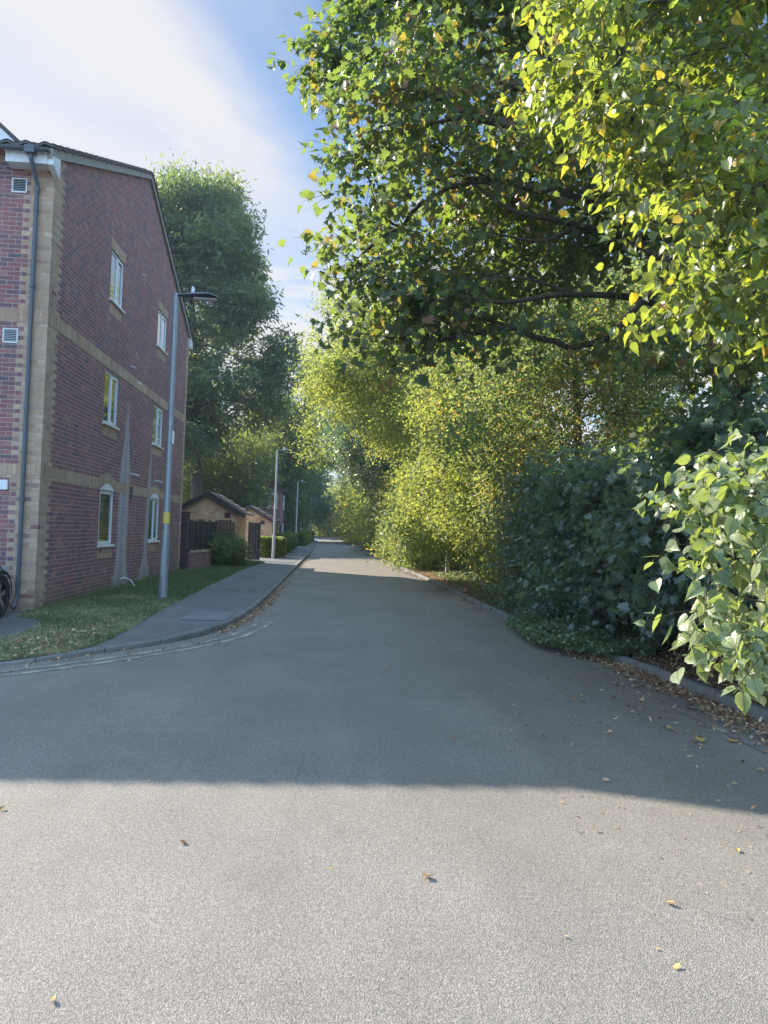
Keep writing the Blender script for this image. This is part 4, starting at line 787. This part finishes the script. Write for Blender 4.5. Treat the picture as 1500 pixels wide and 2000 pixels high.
# left: tall ash, plumes on top, then the trees over the lane
ap=clumps_px(rg(61),[(250,520),(320,455),(400,440),(470,480),(485,560),(480,640),(440,700),(470,800),(440,880),(340,900),(240,800)],54,64,1.4,66)
ae=np.array([[*W(u,v,y*1.2),r*1.2] for u,v,y,r in ((515,700,48,1.2),(548,672,48,.85),(552,720,48,1.),(528,760,48,1.15),(498,740,49,1.2),(556,695,49,.75),(493,800,48,1.2),(450,600,47,1.3),(488,525,48,.9),(498,600,48,.9),(520,790,49,.9))])
top=clumps_px(rg(62),[(290,440),(310,405),(370,390),(440,410),(475,455),(478,500),(400,520),(290,520)],56,62,1.0,52)
ash=make_tree('ash_tree','tall ash tree with feathery upright top rising behind the brick building','tree',LT,(-10.,60.,.1),(-11.5,59.,21.5),.46,np.concatenate([ap,ae]),'narrow',.48,'ash',dens=85,m=8,L=.9,up=.3,droop=.35,seed=61,nb=6,tint=(0,.8),shell=.45,flat=.7,cvar=.35,width=1.1)
make_tree('ash_tree','','tree',None,(-11.5,59.,20.5),(-11.8,59.,25.),.14,top,'narrow',.42,'ash',dens=60,m=12,L=1.9,up=0.,droop=-.35,seed=62,nb=9,tint=(.35,1.),lift=2.2,width=1.1,tilt=1.,crown='top_shoots',wood='top_limb',into=ash)
for k,(nm,lab,poly,y0,y1,r,n,sz,mt,ti,bs,tp,tr,dn) in enumerate((
  ('broadleaf_tree','light green tree behind the garages, under the skirt of the ash',[(350,880),(420,870),(500,860),(510,960),(470,1000),(380,990),(345,960)],62,72,1.4,60,.24,'mix',(.25,.92),(-9.8,67,.1),(-9.8,67,6.5),.16,110),
  ('broadleaf_tree','feathery pale topped tree standing just right of the ash crown',[(500,830),(540,795),(580,800),(592,900),(582,1000),(520,1010),(480,950)],72,84,1.5,70,.25,'ash',(.2,1.),(-5.4,78,.1),(-5.4,78,11.),.2,130),
  ('dark_tree','dark tree over the pavement with lamp posts standing in front of it',[(540,900),(570,870),(606,860),(612,990),(590,1020),(540,1000)],88,104,1.8,60,.3,'dark',(.1,1.),(-4.1,96,.1),(-4.1,96,10.5),.22,130))):
    c=clumps_px(rg(71+k),poly,y0,y1,r,n); make_tree(nm,lab,'tree',LT,bs,tp,tr,c,'oval',sz,mt,dens=dn,m=8,L=.7,up=.3,droop=.3,seed=71+k,nb=6,tint=ti)
c=clumps_ell(rg(77),(-11.,62.,6.5),(5.,4.,4.),1.2,40); make_tree('broadleaf_tree','far green tree behind the chimneyed house','tree',LT,(-11,72,.1),(-11,70,8),.25,c+np.array([0,10,0,0]),'oval',.3,'mix',dens=90,m=7,L=.7,seed=77,nb=4)
# leafy shrub in front of the railing
c=clumps_ell(rg(81),(-3.95,29.0,.68),(.72,1.2,.52),.26,34); make_tree('garden_shrub','loose green shrub spilling over the low wall and railing','shrub',None,(-3.95,29,.1),(-3.9,29,.8),.035,c,'oval',.10,'mix',dens=46,m=7,L=.3,seed=81,nb=5,tint=(.1,.85))
# clipped hedges
def hedge(label,pa,pb,wd_,h,seed,n):
    r=rg(seed); pa=np.array(pa,float); pb=np.array(pb,float); Lh=np.linalg.norm(pb-pa); d=(pb-pa)/Lh; nn=np.array([d[1],-d[0]]); t=thing('clipped_hedge',label,'hedge',(pa[0],pa[1],.094),0,'clipped hedges along the left pavement')
    s=r.uniform(0,1,n); w=r.uniform(-1,1,n); z=r.uniform(0,1,n); f=r.integers(0,6,n); w=np.where(f<3,np.sign(w)*(1-.22*r.uniform(0,1,n)**2),w); z=np.where((f==3)|(f==4),1-.12*r.uniform(0,1,n)**2,z); s=np.where(f==5,np.where(s<.5,0,1)+np.where(s<.5,1,-1)*.05*r.uniform(0,1,n),s)
    wob=1+.08*np.sin(s*Lh*2.3+seed)+.04*np.sin(s*Lh*5.1); P=np.c_[pa[0]+d[0]*s*Lh+nn[0]*w*wd_/2*wob,pa[1]+d[1]*s*Lh+nn[1]*w*wd_/2*wob,.1+z*h*(1+.04*np.sin(s*Lh*3.1+1))]+r.normal(0,.015,(n,3))
    N=np.c_[nn[0]*w,nn[1]*w,z*.8+.2]+r.normal(0,.6,(n,3)); V,Fc,nv=leaf_geo('oval',P,r.normal(size=(n,3)),N,.062*r.uniform(.6,1.3,n)*(1+Lh/12)); me=npmesh('foliage',V-[pa[0],pa[1],.094],Fc,False,np.repeat(r.uniform(0,1,n),nv)); link('foliage',me,M['hedge'],t)
    k=24; q=r.uniform(0,1,k); A_=np.c_[pa[0]+d[0]*q*Lh,pa[1]+d[1]*q*Lh,np.full(k,.08)]; B_=A_+np.c_[r.normal(0,.12,(k,2)),np.full(k,h*.85)]; V,Fc=tubes(quad(A_,(A_+B_)/2+r.normal(0,.05,(k,3)),B_,5),np.full((k,5),.014),5); link('stems',npmesh('stems',V-[pa[0],pa[1],.094],Fc),M['bark'],t)
hedge('short clipped hedge with a sunlit top just behind the pale lamp post',(-3.05,37.9),(-2.75,40.6),.85,.95,1,16000)
hedge('long clipped hedge beyond the first, lining the pavement in shade',(-3.0,43.5),(-3.1,60),.95,.98,2,30000)
hedge('farthest clipped hedge in front of the brick houses',(-2.75,66),(-2.65,96),1.1,1.05,3,26000)
# ------------------------------------------------------------------ ground cover
def stuffleaf(name,label,P,size,mat,kind,up=1.,tintr=(0,1),seed=1,cat='ground cover',curl=.35,flat=False):
    r=rg(seed); n=len(P); D=np.c_[r.normal(size=(n,2)),r.normal(0,curl,n)]; N=np.c_[r.normal(0,.35/up,(n,2)),np.ones(n)]
    V,Fc,nv=leaf_geo(kind,P,D,N,size*r.uniform(.5,1.35,n)); o=link(name,npmesh(name,V,Fc,False,np.repeat(r.uniform(*tintr,n),nv)),M[mat]); tag(o,label,cat,None,'stuff'); return o
r=rg(91)
def soil_z(x,y):
    kx=np.interp(y,kr[:,1],kr[:,0])+.123; d=np.maximum(x-kx,0); return .075+.05*np.minimum(d,6)+.03*np.minimum(d,1)*np.sin(y*2.1+d*3)
# ivy bank
iv=np.array([G(u,v,.2)[:2] for u,v in ((985,1205),(1080,1200),(1200,1205),(1290,1215),(1310,1245),(1270,1270),(1200,1266),(1120,1258),(1040,1240))]); q=sample_poly(r,iv,15000); z=soil_z(q[:,0],q[:,1])+.03+.20*r.uniform(0,1,len(q))**1.5*(.6+.4*np.sin(q[:,0]*6)*np.sin(q[:,1]*5))
stuffleaf('ivy_patch','low bank of ivy and weeds at the right road edge under the dark bushes',np.c_[q,z],.05,'ivy','maple',.5,(0.,.85),3)
q=np.c_[r.uniform(3.6,5.2,9000),r.uniform(10.5,27,9000)]; kx=np.interp(q[:,1],kr[:,1],kr[:,0]); q=q[q[:,0]>kx+.1]; stuffleaf('bramble_cover','low dark bramble leaves under the right hand bushes',np.c_[q,soil_z(q[:,0],q[:,1])+.03+.15*r.uniform(0,1,len(q))],.06,'dark','oval',.6,(0,1),4)
# leaf litter: kerb gutters and the soil bank
def gutter(pl,side,a,b,n,spread,inset=.02):
    k=np.where((pl[:,1]>a)&(pl[:,1]<b))[0]; t_=r.uniform(0,len(k)-1.001,n); i0=t_.astype(int); fr=(t_-i0)[:,None]; p=pl[k[i0]]*(1-fr)+pl[k[np.minimum(i0+1,len(k)-1)]]*fr
    dn=offset(pl,-side*1.)-pl; dd=dn[k[i0]]; return p+dd*(inset+np.abs(r.normal(0,spread,n)))[:,None]
Q=np.concatenate([gutter(kr,-1,2.5,11.5,4200,.17),gutter(kr,-1,2.5,9.,700,.5),gutter(kr,-1,2,12,160,1.2),gutter(kr,-1,16,30,500,.12),gutter(kl,1,11.3,21,1500,.09),gutter(kl,1,7,12,160,.25),gutter(kl,1,21,45,500,.1)])
stuffleaf('leaf_litter','brown dry leaf litter gathered along the kerbs',np.c_[Q,.012+.02*r.uniform(0,1,len(Q))],.046,'litter','oval',.5,(0,1),5,'leaf litter')
q=np.c_[r.uniform(3.9,7,9000),r.uniform(2.5,12,9000)]; q=q[q[:,0]>np.interp(q[:,1],kr[:,1],kr[:,0])+.12]; stuffleaf('bank_litter','reddish dry leaves covering the soil bank behind the right kerb',np.c_[q,soil_z(q[:,0],q[:,1])+.012+.03*r.uniform(0,1,len(q))],.05,'litter','oval',.5,(0,.85),6,'leaf litter')
q=np.c_[r.uniform(3.2,4.8,9000),r.uniform(20,30.5,9000)]; q=q[q[:,0]>np.interp(q[:,1],kr[:,1],kr[:,0])+.12]; stuffleaf('dry_verge','straw coloured dry grass and leaves on the sunlit part of the right verge',np.c_[q,soil_z(q[:,0],q[:,1])+.01+.05*r.uniform(0,1,len(q))],.08,'litter','narrow',.4,(.5,1),7,'dry grass')
q=sample_poly(r,[(-3.9,8.3),(-3.0,9.1),(-2.85,10.2),(-3.2,12),(-3.6,10.5),(-4.6,8.6)],420); stuffleaf('verge_litter','pale dry leaves scattered on the front corner of the grass verge',np.c_[q,pz(q[:,1])+.03+.02*r.uniform(0,1,len(q))],.06,'litter','oval',.5,(.3,1),8,'leaf litter')
q=gutter(kl,1,8,14,50,.5); 
# fine debris on the tarmac
q=np.c_[r.uniform(1.4,3.9,620),r.uniform(3.2,9,620)]; stuffleaf('twig_debris','tiny twigs and bits of leaf strewn on the shaded tarmac by the right kerb',np.c_[q,np.full(len(q),.008)],.032,'litter','narrow',1.,(.3,1),9,'leaf litter')
# grass blades
def blades(poly,n,h0,seed,name,label,drymix=.7):
    r=rg(seed); q=sample_poly(r,poly,n); cl=np.sin(q[:,0]*3.1+1)*np.sin(q[:,1]*2.3)+.6*np.sin(q[:,0]*9)*np.sin(q[:,1]*7+2); h=h0*r.uniform(.4,1.3,n)*(1+.3*cl); a=r.uniform(0,2*math.pi,n); w=.0035*(1+q[:,1]/14); le=r.normal(0,.5,(n,2))*h[:,None]
    b=np.c_[q,pz(q[:,1])+.004]; s=np.c_[np.cos(a)*w,np.sin(a)*w,0*a]; V=np.stack([b-s,b+s,b+np.c_[le*.45,h*.6]+s*.7,b+np.c_[le,h]],1).reshape(-1,3); k=np.arange(n)[:,None]*4; Fc=np.concatenate([k+[0,1,2],k+[0,2,3]]); dry=(r.uniform(0,1,n)<drymix*np.clip(1-cl*.5-(q[:,1]-9)*.09,.15,1.6)); t_=np.where(dry,r.uniform(.7,1,n),r.uniform(0,.65,n))
    o=link(name,npmesh(name,V,Fc,False,np.repeat(t_,4)),M['grass']); tag(o,label,'grass',None,'stuff'); return o
near=[p for p in GP if p[1]<14]; gp1=[(-3.9,8.22),(-3.3,8.83),(-3.0,9.25),(-2.83,9.9),(-2.78,11.3),(-2.88,13.9),(-2.9,16),(-4.76,16),(-4.76,13.05),(-4.75,12.2),(-4.15,11.75),(-4.0,10.6),(-4.35,9.7),(-4.9,8.7),(-5.3,7.9),(-4.6,7.8)]
blades(gp1,42000,.045,21,'grass_blades','short patchy grass growing on the verge at the foot of the brick building')
blades([(-2.9,16),(-2.93,18.6),(-2.95,24),(-2.96,27.7),(-2.78,31.3),(-2.75,33.5),(-3.6,33.6),(-4.3,30),(-4.6,24.9),(-4.76,24.9),(-4.76,16)],50000,.065,22,'grass_blades','green grass strip running back past the street lamp to the black gate',.15)
# weeds at wall foot
q=np.c_[r.uniform(-4.72,-4.45,700),r.uniform(13,25,700)]; stuffleaf('wall_weeds','small weeds along the foot of the gable wall',np.c_[q,.11+.1*r.uniform(0,1,700)],.05,'mix','oval',.4,(0,.9),10)
# single fallen leaves one can point at
fl=[(833,1716,.055,'curled brown leaf with its stalk raised, alone in the middle of the sunlit tarmac'),(103,1957,.04,'small yellow leaf at the lower left of the sunlit tarmac'),(1440,1664,.05,'yellow leaf near the right edge, just past the shadow line'),(1309,1768,.05,'yellow brown leaf on sunlit tarmac, upper of a close pair at the right'),(1322,1892,.045,'flat tan leaf nearest the camera at the lower right'),(1285,1856,.022,'tiny dark brown leaf just above the flat tan leaf'),(1105,1832,.025,'small orange leaf scrap right of centre in the sun'),(4,1583,.05,'yellow leaf cut by the left edge of the view'),(1134,1361,.07,'large pale tan leaf lying in the shade right of centre'),(1310,1428,.075,'crumpled brown leaf in the shade near the right kerb'),(1368,1450,.08,'upright curled orange leaf in the shade near the right kerb'),(1430,1450,.08,'grey green leaf lying in the shade nearest the right kerb'),(901,1269,.06,'small yellow leaf in the shade toward the middle of the road'),(985,1253,.07,'pale leaf in the shade by the ivy bank'),(955,1240,.07,'brown leaf in the shade beside the dark bush'),(765,1546,.02,'little yellow scrap just inside the sunlit tarmac'),(290,1527,.03,'thin pale leaf lying on the shadow edge at the left'),(850,1521,.02,'orange fleck on the shadow edge near the centre'),(1205,1618,.022,'small orange scrap below the bend of the shadow edge'),(646,1700,.025,'whitish leaf fleck left of the curled brown leaf')]
r=rg(95); Vl,Fl=TM['oval']; Vm,Fm=TM['maple']
for k,(u,v,s,lab) in enumerate(fl):
    g=G(u,v); big=s>.045; V0,F0=(Vm,Fm) if k in (0,9,10,11) else (Vl,Fl); V=V0.copy(); V[:,0]*=1.1; V[:,1]-=.5; V[:,2]=.22*np.sin(V[:,1]*3+k)+.45*np.abs(V[:,0])+.06*r.uniform(-1,1,len(V)); V[:,2]-=V[:,2].min()-.03
    a=r.uniform(0,6.28); ca,sa=math.cos(a),math.sin(a); V=np.c_[V[:,0]*ca-V[:,1]*sa,V[:,0]*sa+V[:,1]*ca,V[:,2]*.75]*s*.9
    V=np.r_[V,V+[0,0,.0012]]; F2=np.r_[F0[:,::-1],F0+len(V0)]
    o=link('fallen_leaf',npmesh('fallen_leaf',V,F2,False,np.full(len(V),r.uniform(.1,1))),M['fallen']); o.location=(g[0],g[1],.004); tag(o,lab,'leaf','fallen leaves lying on the road')
# stones at the verge edge
for u,v,s,lab in ((1132,1268,.13,'grey broken stone resting at the foot of the ivy bank'),(1165,1278,.10,'smaller pale stone lying beside the broken grey one')):
    g=G(u,v,.05); bm=bmesh.new(); bmesh.ops.create_icosphere(bm,subdivisions=2,radius=s*.6); rr=random.Random(int(u))
    for q in bm.verts: q.co*=rr.uniform(.75,1.2); q.co.z*=.6
    me=bpy.data.meshes.new('stone'); bm.to_mesh(me); bm.free(); o=link('stone',me,M['rock']); o.location=(g[0],g[1],.06); tag(o,lab,'stone')

# ------------------------------------------------------------------ air: faint haze round the whole scene
hz=MB().box(-140,120,-30,300,-1.2,48).build('haze',None); hm=bpy.data.materials.new('haze'); hm.use_nodes=True; hm.node_tree.nodes.clear(); t=NT(hm.node_tree); o=t.n('OutputMaterial')
v=t.n('VolumePrincipled'); v.inputs['Color'].default_value=(.62,.80,1.,1); v.inputs['Density'].default_value=.0005; v.inputs['Anisotropy'].default_value=.2; hm.node_tree.links.new(v.outputs[0],o.inputs['Volume'])
hz.data.materials.append(hm); hz['kind']='stuff'; hz['label']='faint pale blue haze in the air over the road'
